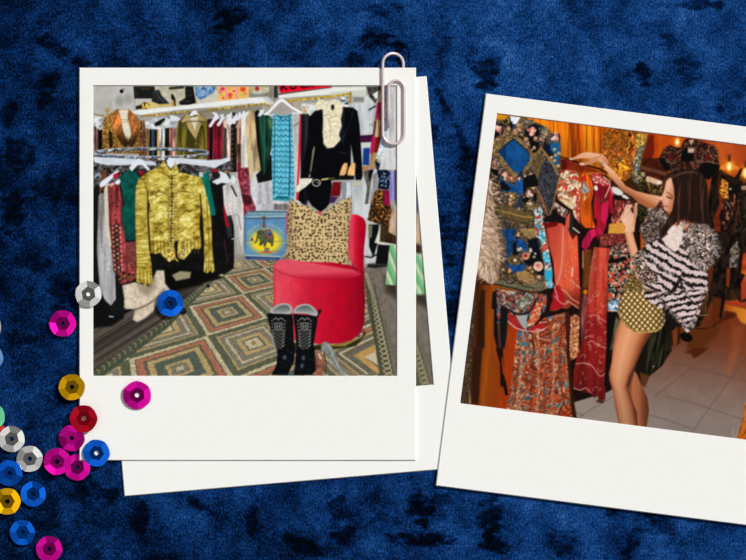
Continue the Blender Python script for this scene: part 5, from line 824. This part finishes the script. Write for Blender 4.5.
    fz = [(196, 176, 168), (62, 52, 48), (130, 112, 104), (214, 198, 190), (40, 32, 30), (164, 136, 122), (104, 88, 82)]
    P.poly([(686, 232), (694, 222), (706, 222), (713, 234), (716, 248), (714, 262), (706, 272), (698, 268), (690, 258), (684, 246)], pal(fz, 1.3, 312, 1, 1, .4), soft=1.5)
    P.tuft([(676, 222), (690, 224), (704, 224), (713, 238), (713, 254), (706, 266)], 7, .7, fz, 230, 60, 90, 313); P.tuft([(712, 234), (716, 246), (713, 258)], 8, .5, [(206, 196, 190), (90, 80, 78), (30, 26, 26)], 40, 20, 50, 314); P.tuft([(684, 236), (690, 250), (700, 264)], 6, .7, fz, 110, 70, 60, 316)
    P.tuft([(632, 256), (650, 284), (672, 312), (690, 325)], 4, .6, fz, 130, 90, 80, 317); P.tuft([(640, 250), (660, 265), (680, 280), (690, 300)], 4, .55, [(24, 20, 20), (222, 204, 196)], 150, 60, 60, 318, clip=True); P.tuft([(650, 208), (658, 214), (668, 218)], 5, .6, fz, 60, 100, 60, 319); P.tuft([(706, 285), (700, 300), (694, 318), (690, 326)], 4, .6, fz, 60, 60, 50, 320)
    P.tuft([(668, 246), (676, 228), (684, 220)], 7, .6, [(226, 206, 194), (240, 224, 214), (206, 176, 160)], 60, 70, 40, 321)
    # hair
    P.obj('hair', 'long straight dark brown hair of the woman')
    def hair(x, y):
        u = x + .05 * (y - 170) + 1.6 * np.sin((y - 170) / 16.0)
        t = fbm(u / 2.4, y / 40, 322, 3); h = sstep(.5, .75, t) * (.45 + .8 * np.exp(-((y - 196) / 20.0) ** 2) + .5 * np.exp(-((y - 218) / 7.0) ** 2) * sstep(690, 684, x))
        return mixc(C((38, 22, 17)) * np.ones(x.shape + (1,)), C((92, 60, 47)), h * .75) * (.85 + .3 * vn(u * 1.2, y / 22, 323))[..., None]
    P.poly([(671.6, 178), (669, 177.6), (666, 181), (664.6, 190), (663, 186), (665, 176), (671, 171.6), (680, 168.6), (692, 168.4), (700, 171.6), (706, 179), (708, 188), (708.6, 202), (710, 214), (708, 224), (700, 224), (692, 222.6), (686, 220), (679, 220), (672, 226), (667, 232), (660, 238), (663, 228), (668, 218), (672.4, 210), (674.6, 198), (674, 188)], hair, soft=.8)
    P.line([(673, 177.6), (680, 173.8), (690, 172), (697, 173)], [1.2, 2, 1], (118, 88, 70), sm=True, a=.6, soft=1); P.line([(668, 179), (671, 176), (676, 174)], .8, (74, 46, 34), a=.8)
    P.tuft([(672, 222), (684, 219), (700, 222)], 5, .5, [(38, 22, 17), (80, 50, 38)], 26, 100, 25, 324)
    return P.tone(1.06)

# ------------------------------------------------------------------ scene
PX = 0.00026                      # one photograph pixel in metres (an instant print is 88 mm wide)
scene = bpy.context.scene
COL = scene.collection
def W(x, y, z=0.0): return Vector(((x - 373.0) * PX, (280.0 - y) * PX, z))
def lin(c):
    c = np.asarray(c, float) / 255.0
    return np.where(c <= 0.04045, c / 12.92, ((c + 0.055) / 1.055) ** 2.4)
def lin4(c): return tuple(lin(c)) + (1.0,)

def link(o, parent=None):
    COL.objects.link(o)
    if parent is not None: o.parent = parent
    return o
def tag(o, label=None, cat=None, group=None, kind=None):
    if label: o['label'] = label
    if cat: o['category'] = cat
    if group: o['group'] = group
    if kind: o['kind'] = kind
    return o
def grid_mesh(name, co, faces, mat, cols=None, vals=None):
    me = bpy.data.meshes.new(name)
    nv, nf = len(co), len(faces)
    me.vertices.add(nv); me.vertices.foreach_set('co', np.ascontiguousarray(co, np.float32).ravel())
    me.loops.add(nf * 4); me.loops.foreach_set('vertex_index', np.ascontiguousarray(faces, np.int32).ravel())
    me.polygons.add(nf); me.polygons.foreach_set('loop_start', np.arange(0, nf * 4, 4, dtype=np.int32))
    me.update(calc_edges=True)
    if cols is not None:
        at = me.color_attributes.new('ink', 'FLOAT_COLOR', 'POINT')
        at.data.foreach_set('color', np.concatenate([cols, np.ones((nv, 1))], 1).astype(np.float32).ravel())
    if vals is not None:
        at = me.attributes.new('nap_shade', 'FLOAT', 'POINT'); at.data.foreach_set('value', vals.astype(np.float32))
    me.materials.append(mat)
    return me
def bm_obj(name, bm, mat, parent=None, smooth_=False):
    me = bpy.data.meshes.new(name); bmesh.ops.recalc_face_normals(bm, faces=bm.faces); bm.to_mesh(me); bm.free()
    me.materials.append(mat)
    if smooth_:
        for p in me.polygons: p.use_smooth = True
    return link(bpy.data.objects.new(name, me), parent)

# materials -------------------------------------------------------------
def new_mat(name):
    m = bpy.data.materials.new(name); m.use_nodes = True
    nt = m.node_tree; b = nt.nodes['Principled BSDF']
    return m, nt, b
def mat_ink():
    m, nt, b = new_mat('photo_ink')
    a = nt.nodes.new('ShaderNodeAttribute'); a.attribute_name = 'ink'
    nt.links.new(a.outputs['Color'], b.inputs['Base Color'])
    b.inputs['Roughness'].default_value = 0.6; b.inputs['Specular IOR Level'].default_value = 0.03
    return m
def mat_card():
    m, nt, b = new_mat('white_card')
    n = nt.nodes.new('ShaderNodeTexNoise'); n.inputs['Scale'].default_value = 900; n.inputs['Detail'].default_value = 3
    tc = nt.nodes.new('ShaderNodeTexCoord'); nt.links.new(tc.outputs['Object'], n.inputs['Vector'])
    r = nt.nodes.new('ShaderNodeMapRange'); r.inputs['To Min'].default_value = 0.985; r.inputs['To Max'].default_value = 1.015
    nt.links.new(n.outputs['Fac'], r.inputs['Value'])
    mx = nt.nodes.new('ShaderNodeVectorMath'); mx.operation = 'SCALE'; mx.inputs[0].default_value = tuple(lin((242, 241, 236)))
    nt.links.new(r.outputs['Result'], mx.inputs['Scale']); nt.links.new(mx.outputs['Vector'], b.inputs['Base Color'])
    b.inputs['Roughness'].default_value = 0.7; b.inputs['Specular IOR Level'].default_value = 0.05
    return m
def mat_velvet():
    m, nt, b = new_mat('crushed_velvet'); L = nt.links.new
    tc = nt.nodes.new('ShaderNodeTexCoord')
    at = nt.nodes.new('ShaderNodeAttribute'); at.attribute_name = 'nap_shade'  # painted light and dark of the leaning pile, feeds the base colour
    n1 = nt.nodes.new('ShaderNodeTexNoise'); n1.inputs['Scale'].default_value = 2300; n1.inputs['Detail'].default_value = 2
    mp = nt.nodes.new('ShaderNodeMapping'); mp.inputs['Scale'].default_value = (1.0, 0.7, 1.0)
    L(tc.outputs['Object'], mp.inputs['Vector']); L(mp.outputs['Vector'], n1.inputs['Vector'])
    wv = nt.nodes.new('ShaderNodeTexWave'); wv.wave_type = 'BANDS'; wv.bands_direction = 'X'; wv.inputs['Scale'].default_value = 420; wv.inputs['Distortion'].default_value = 2.5; wv.inputs['Detail'].default_value = 2; wv.inputs['Detail Scale'].default_value = 3
    L(tc.outputs['Object'], wv.inputs['Vector'])
    s = nt.nodes.new('ShaderNodeMath'); s.operation = 'MULTIPLY_ADD'; L(n1.outputs['Fac'], s.inputs[0]); s.inputs[1].default_value = 1.05; L(at.outputs['Fac'], s.inputs[2])
    w2 = nt.nodes.new('ShaderNodeMath'); w2.operation = 'MULTIPLY_ADD'; L(wv.outputs['Fac'], w2.inputs[0]); w2.inputs[1].default_value = 0.05; L(s.outputs['Value'], w2.inputs[2])
    cr = nt.nodes.new('ShaderNodeValToRGB'); e = cr.color_ramp.elements
    mr = nt.nodes.new('ShaderNodeMapRange'); mr.inputs['From Min'].default_value = 0.525; mr.inputs['From Max'].default_value = 1.525
    L(w2.outputs['Value'], mr.inputs['Value']); L(mr.outputs['Result'], cr.inputs['Fac'])
    e[0].position = 0.0; e[0].color = lin4((0, 4, 14)); e[1].position = 1.0; e[1].color = lin4((70, 112, 172))
    for p, c in ((0.22, (1, 15, 40)), (0.42, (6, 37, 82)), (0.6, (16, 58, 114)), (0.78, (32, 78, 140))):
        k = e.new(p); k.color = lin4(c)
    L(cr.outputs['Color'], b.inputs['Base Color'])
    bp = nt.nodes.new('ShaderNodeBump'); bp.inputs['Strength'].default_value = 0.35; bp.inputs['Distance'].default_value = 0.0003
    L(n1.outputs['Fac'], bp.inputs['Height']); L(bp.outputs['Normal'], b.inputs['Normal'])
    b.inputs['Roughness'].default_value = 0.9; b.inputs['Specular IOR Level'].default_value = 0.02
    b.inputs['Sheen Weight'].default_value = 0.08; b.inputs['Sheen Roughness'].default_value = 0.4; b.inputs['Sheen Tint'].default_value = lin4((70, 120, 200))
    return m
def mat_foil(name, c, rough=0.26, metal=0.94):
    m, nt, b = new_mat(name); L = nt.links.new
    tc = nt.nodes.new('ShaderNodeTexCoord'); n = nt.nodes.new('ShaderNodeTexNoise'); n.inputs['Scale'].default_value = 14; n.inputs['Detail'].default_value = 2
    L(tc.outputs['Object'], n.inputs['Vector'])
    bp = nt.nodes.new('ShaderNodeBump'); bp.inputs['Strength'].default_value = 0.3; bp.inputs['Distance'].default_value = 0.00003
    L(n.outputs['Fac'], bp.inputs['Height']); L(bp.outputs['Normal'], b.inputs['Normal'])
    b.inputs['Base Color'].default_value = lin4(c); b.inputs['Metallic'].default_value = metal; b.inputs['Roughness'].default_value = rough
    return m
INK, CARD, VELVET = mat_ink(), mat_card(), mat_velvet()

# velvet cloth ------------------------------------------------------------
def build_velvet():
    xs = np.arange(-300, 1047, 1.6); ys = np.arange(-230, 791, 1.6)
    X, Y = np.meshgrid(xs, ys)
    nap_shade = 0.425 + 0.26 * (fbm(X / 80, Y / 90, 401, 3) - .5) + 0.46 * (fbm(X / 22, Y / 26, 402, 3) - .5) + 0.22 * (fbm(X / 6, Y / 4, 403, 2) - .5)  # light and shade of the crushed pile, put into the colour
    nap_shade += 0.11 * np.clip((X - 300) / 250, -.9, .8) - 0.05 * sstep(420, 560, Y) * (1 - sstep(380, 480, X))
    nap_shade -= 0.10 * sstep(.60, .74, fbm(X / 24 + Y / 90, Y / 20, 405, 3))
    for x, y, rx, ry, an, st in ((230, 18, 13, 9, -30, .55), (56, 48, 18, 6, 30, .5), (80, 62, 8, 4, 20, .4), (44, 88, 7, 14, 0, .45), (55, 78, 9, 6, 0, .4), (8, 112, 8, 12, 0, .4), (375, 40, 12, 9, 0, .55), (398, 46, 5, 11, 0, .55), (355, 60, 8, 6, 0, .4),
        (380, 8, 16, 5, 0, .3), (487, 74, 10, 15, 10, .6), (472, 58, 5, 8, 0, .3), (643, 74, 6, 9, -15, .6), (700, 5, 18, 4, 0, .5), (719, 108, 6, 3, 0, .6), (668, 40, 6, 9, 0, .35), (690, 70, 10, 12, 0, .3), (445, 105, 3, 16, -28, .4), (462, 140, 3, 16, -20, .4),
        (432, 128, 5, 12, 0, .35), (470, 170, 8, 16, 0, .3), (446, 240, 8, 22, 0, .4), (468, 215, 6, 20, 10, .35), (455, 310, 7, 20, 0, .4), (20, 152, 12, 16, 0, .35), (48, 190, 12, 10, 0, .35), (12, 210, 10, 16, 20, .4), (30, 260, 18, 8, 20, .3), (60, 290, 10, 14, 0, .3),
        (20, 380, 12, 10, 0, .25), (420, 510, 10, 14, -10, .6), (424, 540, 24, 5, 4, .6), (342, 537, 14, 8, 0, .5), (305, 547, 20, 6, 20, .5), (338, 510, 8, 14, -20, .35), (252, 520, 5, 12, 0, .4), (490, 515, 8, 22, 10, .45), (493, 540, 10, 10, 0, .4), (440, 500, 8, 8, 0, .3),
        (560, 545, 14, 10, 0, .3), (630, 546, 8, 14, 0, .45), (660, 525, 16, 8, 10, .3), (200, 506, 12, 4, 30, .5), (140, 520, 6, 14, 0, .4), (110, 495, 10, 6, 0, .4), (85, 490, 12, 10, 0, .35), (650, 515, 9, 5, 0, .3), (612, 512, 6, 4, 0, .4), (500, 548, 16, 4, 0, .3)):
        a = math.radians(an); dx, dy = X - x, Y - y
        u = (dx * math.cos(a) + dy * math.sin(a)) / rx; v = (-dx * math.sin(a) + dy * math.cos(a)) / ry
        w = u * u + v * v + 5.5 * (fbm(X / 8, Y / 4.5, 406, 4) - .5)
        nap_shade -= 0.72 * st * (1 - sstep(.0, 2.4, w))  # dark patches of pile lean, their shade painted into the colour
    z = -0.00006 + 0.0002 * (fbm(X / 60, Y / 60, 407, 2) - .5) + 0.0002 * (fbm(X / 14, Y / 14, 408, 2) - .5)
    z = np.minimum(z, 0.00003)
    # the pile gives way under the hidden leg of the paper clip
    d = np.hypot(X - 403.4, np.maximum(0, np.maximum(50 - Y, Y - 122)))
    dd = np.where(X < 403.4, np.where(Y < 70, np.hypot(np.maximum(0, 381 - X), np.maximum(0, np.maximum(48 - Y, Y - 70))), d), d)
    z = np.where(dd < 6, np.minimum(z, -0.00105 + 0.00006 * dd), z)
    H, Wd = X.shape; idx = np.arange(H * Wd).reshape(H, Wd)
    f = np.stack([idx[1:, :-1], idx[1:, 1:], idx[:-1, 1:], idx[:-1, :-1]], -1).reshape(-1, 4)
    co = np.stack([(X - 373) * PX, (280 - Y) * PX, z], -1).reshape(-1, 3)
    me = grid_mesh('velvet_cloth', co, f, VELVET, vals=nap_shade.ravel())
    for p in me.polygons: p.use_smooth = True
    o = link(bpy.data.objects.new('velvet_cloth', me))
    tag(o, 'crushed royal blue velvet cloth spread flat under the prints and sequins', 'cloth')
build_velvet()

# instant prints ------------------------------------------------------------
def rect_ring(bm, x0, y0, x1, y1, z): return [bm.verts.new(v) for v in ((x0, y0, z), (x1, y0, z), (x1, y1, z), (x0, y1, z))]
def bridge(bm, a, b):
    for i in range(4): bm.faces.new((a[i], a[(i + 1) % 4], b[(i + 1) % 4], b[i]))
def instant_print(corner, theta, Wc, Hc, win, z0, th, painter, label, step, split=True, paint_area=None):
    """corner: top-left of the card in photograph pixels; win: picture opening (u0, v0, u1, v1) in the card."""
    ca, sa = math.cos(math.radians(theta)), math.sin(math.radians(theta))
    cx = corner[0] + Wc / 2 * ca - Hc / 2 * sa; cy = corner[1] + Wc / 2 * sa + Hc / 2 * ca
    root = bpy.data.objects.new('instant_photograph', None); root.empty_display_size = .01; link(root)
    root.location = W(cx, cy, z0); root.rotation_euler = (0, 0, -math.radians(theta))
    tag(root, label, 'photograph', 'instant photographs on the velvet')
    l = lambda u, v: ((u - Wc / 2) * PX, (Hc / 2 - v) * PX)
    bm = bmesh.new(); hx, hy = Wc / 2 * PX, Hc / 2 * PX; bv = 0.85 * PX; wv = 0.7 * PX; dep = 0.00038
    (ix0, iy1), (ix1, iy0) = l(win[0], win[1]), l(win[2], win[3])
    r0 = rect_ring(bm, -hx, -hy, hx, hy, 0); r1 = rect_ring(bm, -hx, -hy, hx, hy, 0.00008); r2 = rect_ring(bm, -hx + bv, -hy + bv, hx - bv, hy - bv, th)
    r3 = rect_ring(bm, ix0 - wv, iy0 - wv, ix1 + wv, iy1 + wv, th); r4 = rect_ring(bm, ix0, iy0, ix1, iy1, th - dep)
    bm.faces.new(r0); bridge(bm, r0, r1); bridge(bm, r1, r2); bridge(bm, r2, r3); bridge(bm, r3, r4); bm.faces.new(r4)
    o = bm_obj('card_frame', bm, CARD, root); tag(o, 'off-white card border with a deep bottom margin')
    # the print itself
    nu = int(round((win[2] - win[0]) / step)); nv = int(round((win[3] - win[1]) / step))
    us = np.linspace(win[0], win[2], nu + 1); vs = np.linspace(win[1], win[3], nv + 1)
    U, V = np.meshgrid(us, vs)
    P = painter(U, V, corner, ca, sa)
    im = P.col                                          # the slight softness of a print
    for ax in (0, 1):
        pd = np.pad(im, [(1, 1) if k == ax else (0, 0) for k in range(3)], mode='edge'); sl = lambda a, b: pd[a:b] if ax == 0 else pd[:, a:b]
        n_ = im.shape[ax]; im = .27 * sl(0, n_) + .46 * sl(1, n_ + 1) + .27 * sl(2, n_ + 2)
    rgb = lin(np.clip(im, 0, 255)).reshape(-1, 3)
    cell = P.lab[:-1, :-1]
    co = np.stack([(U - Wc / 2) * PX, (Hc / 2 - V) * PX, np.full(U.shape, th - dep + 2e-5)], -1).reshape(-1, 3)
    idx = np.arange(U.size).reshape(U.shape)
    fc = np.stack([idx[1:, :-1], idx[1:, 1:], idx[:-1, 1:], idx[:-1, :-1]], -1)
    cnt = np.bincount(cell.ravel(), minlength=len(P.objs))
    if not split: cell = np.zeros_like(cell)
    else: cell = np.where(cnt[cell] < 12, 0, cell)
    base = None
    for k, (nm, lb) in enumerate(P.objs):
        f = fc.reshape(-1, 4) if k == 0 else fc[cell == k]
        if len(f) == 0: continue
        used, inv = np.unique(f, return_inverse=True)
        cz = co[used].copy(); cz[:, 2] -= 1e-5 if k == 0 else 0
        me = grid_mesh(nm or 'photo_print', cz, inv.reshape(-1, 4), INK, cols=rgb[used])
        if k == 0:
            base = link(bpy.data.objects.new('photo_print', me), root); tag(base, 'glossy colour picture in the card opening')
        else:
            o = link(bpy.data.objects.new(nm, me), base)
            if lb: tag(o, 'printed picture of ' + lb)
    return root

def world_paint(fn):
    def f(U, V, corner, ca, sa): return fn(corner[0] + U * ca - V * sa, corner[1] + U * sa + V * ca)
    return f
A_CORNER, A_WIN = (79.0, 67.6), (14.2, 18.2, 317.6, 308.2)
def copy_paint(U, V, corner, ca, sa): return paint_a(A_CORNER[0] + U, A_CORNER[1] + V)
ZB, TB = 0.00008, 0.00044
ZA, TA = ZB + TB + 0.00003, 0.00050
instant_print((90.8, 104.4), -4.85, 337, 393.6, A_WIN, ZB, TB, copy_paint, 'hindmost instant photograph, mostly hidden behind the clothes-rack one', 1.0, split=False)
instant_print(A_CORNER, 0.0, 337, 393, A_WIN, ZA, TA, world_paint(paint_a), 'instant photograph of clothes racks around a crimson velvet chair, under the paper clip', 0.5)
instant_print((485.6, 93.4), 7.26, 339, 395.6, (14.0, 18.6, 320.0, 310.6), ZA, TA, world_paint(paint_c), 'tilted instant photograph of a woman browsing embroidered clothes, at the right', 0.5)
ZTOP = ZA + TA

# paper clip ------------------------------------------------------------------
def build_clip():
    def arc(cx, cy, r, a0, a1, n=10): return [(cx + r * math.cos(math.radians(a0 + (a1 - a0) * i / n)), cy - r * math.sin(math.radians(a0 + (a1 - a0) * i / n))) for i in range(n + 1)]
    zf = ZTOP + 0.00044; zb = ZB - 0.00046
    pts = [(388.6, 128, zf)] + [(388.6, 110, zf)] + [(x, y, zf) for x, y in arc(396.4, 88.2, 7.8, 180, 0)] + [(404.2, 110, zf)] + [(x, y, zf) for x, y in arc(393.5, 133.4, 10.7, 0, -180)] + [(382.8, 110, zf), (382.8, 75, zf)]
    top = arc(393.1, 63.6, 10.3, 180, 0, 14)
    for i, (x, y) in enumerate(top):
        t = min(1, max(0, (i - 3) / 10.0)); t = t * t * (3 - 2 * t); pts.append((x, y, zf + (zb - zf) * t))
    pts += [(403.4, 68, zb), (403.4, 90, zb), (403.4, 118, zb)]
    P = [W(*p) for p in pts]; r = 0.00039; n = 12
    bm = bmesh.new(); rings = []; up = Vector((0, 0, 1))
    for i, p in enumerate(P):
        d = (P[min(i + 1, len(P) - 1)] - P[max(i - 1, 0)]).normalized(); s = d.cross(up).normalized(); u = s.cross(d)
        rings.append([bm.verts.new(p + r * (math.cos(2 * math.pi * k / n) * s + math.sin(2 * math.pi * k / n) * u)) for k in range(n)])
    for a, b in zip(rings, rings[1:]):
        for k in range(n): bm.faces.new((a[k], a[(k + 1) % n], b[(k + 1) % n], b[k]))
    bm.faces.new(rings[0]); bm.faces.new(rings[-1])
    m = mat_foil('rose_steel', (224, 204, 206), 0.4, 0.3)
    o = bm_obj('paper_clip', bm, m, None, True)
    tag(o, 'pale rose steel paper clip over the top edge of the clothes-rack photograph', 'paper clip')
build_clip()

# sequins -----------------------------------------------------------------------
FOIL = {'silver': mat_foil('silver_foil', (232, 232, 228), .18), 'magenta': mat_foil('magenta_foil', (236, 14, 170), .22), 'blue': mat_foil('blue_foil', (16, 108, 236), .2), 'gold': mat_foil('gold_foil', (255, 190, 12), .2), 'crimson': mat_foil('crimson_foil', (206, 16, 40), .28), 'green': mat_foil('green_foil', (120, 226, 170), .28), 'sky': mat_foil('sky_foil', (130, 186, 250), .28), 'coral': mat_foil('coral_foil', (236, 70, 60), .28)}
def sequin_mesh(name, mat, tilt=16.0, inner=0.56, hole=0.17):
    bm = bmesh.new(); N_ = 48; R = 1.0; th = 0.03
    def rings(dz):
        out = []
        for kind in (0, 1, 2):
            ring = []
            for k in range(N_):
                a = 2 * math.pi * k / N_; ph = (a + math.pi / 6) % (math.pi / 3) - math.pi / 6   # angle from the nearest facet's middle
                ap = inner * math.cos(math.pi / 6)
                if kind == 0: r = R * (1 - 0.035 * (ph / (math.pi / 6)) ** 2 * -1) / 1.02
                elif kind == 1: r = ap / math.cos(ph)
                else: r = hole
                z = max(0.0, r * math.cos(ph) - ap) * math.tan(math.radians(tilt)) if kind == 0 else 0.0
                ring.append(bm.verts.new((r * math.cos(a), r * math.sin(a), z + dz)))
            out.append(ring)
        return out
    t, b = rings(th), rings(0.0)
    for k in range(N_):
        j = (k + 1) % N_
        for q0, q1 in ((t[0], t[1]), (t[1], t[2])): bm.faces.new((q0[k], q0[j], q1[j], q1[k]))
        for q0, q1 in ((b[0], b[1]), (b[1], b[2])): bm.faces.new((q0[k], q1[k], q1[j], q0[j]))
        bm.faces.new((t[0][k], b[0][k], b[0][j], t[0][j])); bm.faces.new((t[2][k], t[2][j], b[2][j], b[2][k]))
    me = bpy.data.meshes.new(name); bmesh.ops.recalc_face_normals(bm, faces=bm.faces); bm.to_mesh(me); bm.free(); me.materials.append(mat)
    return me
SEQ_MESH = {k: sequin_mesh('sequin', m) for k, m in FOIL.items()}
ZV = 0.00008
SEQS = [  # x, y, radius px, colour, spin, tilt x, tilt y (deg), z, label
 (88.5, 294, 13.2, 'silver', 8, 2, 3, ZTOP, 'silver cup sequin on the left border of the clothes-rack photograph'),
 (62.6, 323.6, 13.4, 'magenta', 25, -3, 3, ZV, 'magenta sequin lying alone on velvet left of the clothes-rack photograph'),
 (170.4, 303.2, 13.4, 'blue', 14, -3, -4, ZTOP, 'blue sequin lying on the picture of the clothes rack'),
 (72, 387, 13.2, 'gold', 40, 2, -4, ZTOP - .0002, 'gold sequin leaning on the left edge of the clothes-rack photograph'),
 (137.2, 395, 14.2, 'magenta', 4, 4, 0, ZTOP, 'magenta sequin lying on the white bottom margin of the front photograph'),
 (84, 418.4, 13.8, 'crimson', 30, 3, -3, ZTOP + .0006, 'red sequin on the left edge of the white border, overlapping a magenta one'),
 (72, 438, 13.2, 'magenta', 20, 0, -7, ZTOP - .0004, 'magenta sequin partly tucked under the red sequin'),
 (57.4, 461.6, 13.6, 'magenta', 50, -4, 6, ZV + .0009, 'magenta sequin overlapping another magenta one, beside the silver sequins'),
 (77, 467.4, 13.2, 'magenta', 10, 2, 3, ZV, 'magenta sequin half covered by its neighbour, below the blue one at the card corner'),
 (96.6, 453, 13.6, 'blue', 22, -3, -3, ZTOP, 'blue sequin on the bottom left corner of the white card'),
 (11.4, 439, 13.2, 'silver', 12, 3, 3, ZV, 'silver sequin near the left edge, upper of the two side by side'),
 (29.6, 459, 13.2, 'silver', 40, -4, 2, ZV, 'silver sequin beside the magenta pair, lower of the two silver ones'),
 (9.4, 473, 13.2, 'blue', 15, 4, -4, ZV, 'blue sequin touching the gold one at the left edge'),
 (7.4, 501.4, 13.4, 'gold', 32, -3, 4, ZV + .0009, 'gold sequin at the left edge between two blue ones'),
 (33, 494, 12.8, 'blue', 5, 3, 5, ZV, 'blue sequin just right of the gold one at the left edge'),
 (22.4, 532.6, 12.8, 'blue', 28, -2, -3, ZV, 'lowest blue sequin, near the bottom left corner'),
 (49, 549, 13.2, 'magenta', 18, 4, 2, ZV, 'magenta sequin at the bottom left, lowest of all the sequins'),
 (-8.6, 416.5, 13.8, 'green', 12, 0, 0, ZV + .0008, 'pale green sequin cut off by the left edge'),
 (-9, 430, 13.6, 'coral', 30, 0, 0, ZV, 'coral red sequin under the pale green one at the left edge'),
 (-10, 357.6, 13.4, 'sky', 20, 0, -4, ZV, 'light blue sequin cut off by the left edge'),
 (-12, 327, 13.2, 'silver', 0, 0, 0, ZV, 'silver sequin barely showing at the left edge')]
for x, y, r, c, spin, tx, ty, z, lb in SEQS:
    o = link(bpy.data.objects.new('sequin', SEQ_MESH[c])); s = r * PX
    dz = s * 0.98 * (math.sin(math.radians(abs(tx))) + math.sin(math.radians(abs(ty)))) * 0.5
    o.location = W(x, y, z + 0.00002 + dz); o.scale = (s, s, s); o.rotation_euler = (math.radians(tx), math.radians(ty), math.radians(spin))
    tag(o, lb, 'sequin', 'loose cup sequins')

# light ---------------------------------------------------------------------------
sun = bpy.data.lights.new('sun', 'SUN'); so = link(bpy.data.objects.new('sun_light', sun))
d = Vector((-0.66, -0.54, -0.70)).normalized(); so.rotation_euler = d.to_track_quat('-Z', 'Y').to_euler(); so.location = (.3, .3, .5)
sun.angle = math.radians(3.0); sun.energy = math.pi * 0.688 / -d.z
w = bpy.data.worlds.new('reflection_world'); scene.world = w; w.use_nodes = True; nt = w.node_tree; bgn = nt.nodes['Background']  # made-up surroundings, added for the sequin facets to reflect
tc = nt.nodes.new('ShaderNodeTexCoord'); nz = nt.nodes.new('ShaderNodeTexNoise'); nz.inputs['Scale'].default_value = 3.6; nz.inputs['Detail'].default_value = 1.0
nt.links.new(tc.outputs['Generated'], nz.inputs['Vector'])
cr = nt.nodes.new('ShaderNodeValToRGB'); cr.color_ramp.elements[0].position = .44; cr.color_ramp.elements[0].color = (.05, .05, .05, 1); cr.color_ramp.elements[1].position = .56; cr.color_ramp.elements[1].color = (1.15, 1.15, 1.15, 1)  # invented bright and dark patches that vary the facets
nt.links.new(nz.outputs['Fac'], cr.inputs['Fac']); sx = nt.nodes.new('ShaderNodeSeparateXYZ'); nt.links.new(tc.outputs['Generated'], sx.inputs['Vector'])
zr = nt.nodes.new('ShaderNodeMapRange'); zr.inputs['From Min'].default_value = .88; zr.inputs['From Max'].default_value = .97; zr.inputs['To Min'].default_value = 1.0; zr.inputs['To Max'].default_value = .02; zr.interpolation_type = 'SMOOTHSTEP'  # overhead kept dark so the flat sequin centres reflect dark
nt.links.new(sx.outputs['Z'], zr.inputs['Value'])
vm = nt.nodes.new('ShaderNodeVectorMath'); vm.operation = 'SCALE'; nt.links.new(cr.outputs['Color'], vm.inputs[0]); nt.links.new(zr.outputs['Result'], vm.inputs['Scale'])
lo = nt.nodes.new('ShaderNodeMapRange'); lo.inputs['From Min'].default_value = .45; lo.inputs['From Max'].default_value = .72; lo.inputs['To Min'].default_value = .12; lo.interpolation_type = 'SMOOTHSTEP'
nt.links.new(sx.outputs['Z'], lo.inputs['Value'])
v2 = nt.nodes.new('ShaderNodeVectorMath'); v2.operation = 'SCALE'; nt.links.new(vm.outputs['Vector'], v2.inputs[0]); nt.links.new(lo.outputs['Result'], v2.inputs['Scale'])
nt.links.new(v2.outputs['Vector'], bgn.inputs['Color']); bgn.inputs['Strength'].default_value = 1.0

# camera -----------------------------------------------------------------------------
cam = bpy.data.cameras.new('camera'); co_ = link(bpy.data.objects.new('camera', cam)); scene.camera = co_
cam.sensor_width = 36.0; cam.lens = 200.0; cam.clip_start = .01; cam.clip_end = 20
co_.location = (0, 0, 746 * PX * cam.lens / cam.sensor_width + ZTOP); co_.rotation_euler = (0, 0, 0)
vs = scene.view_settings; vs.view_transform = 'Standard'; vs.look = 'None'; vs.exposure = 0.0; vs.gamma = 1.0; vs.use_curve_mapping = False
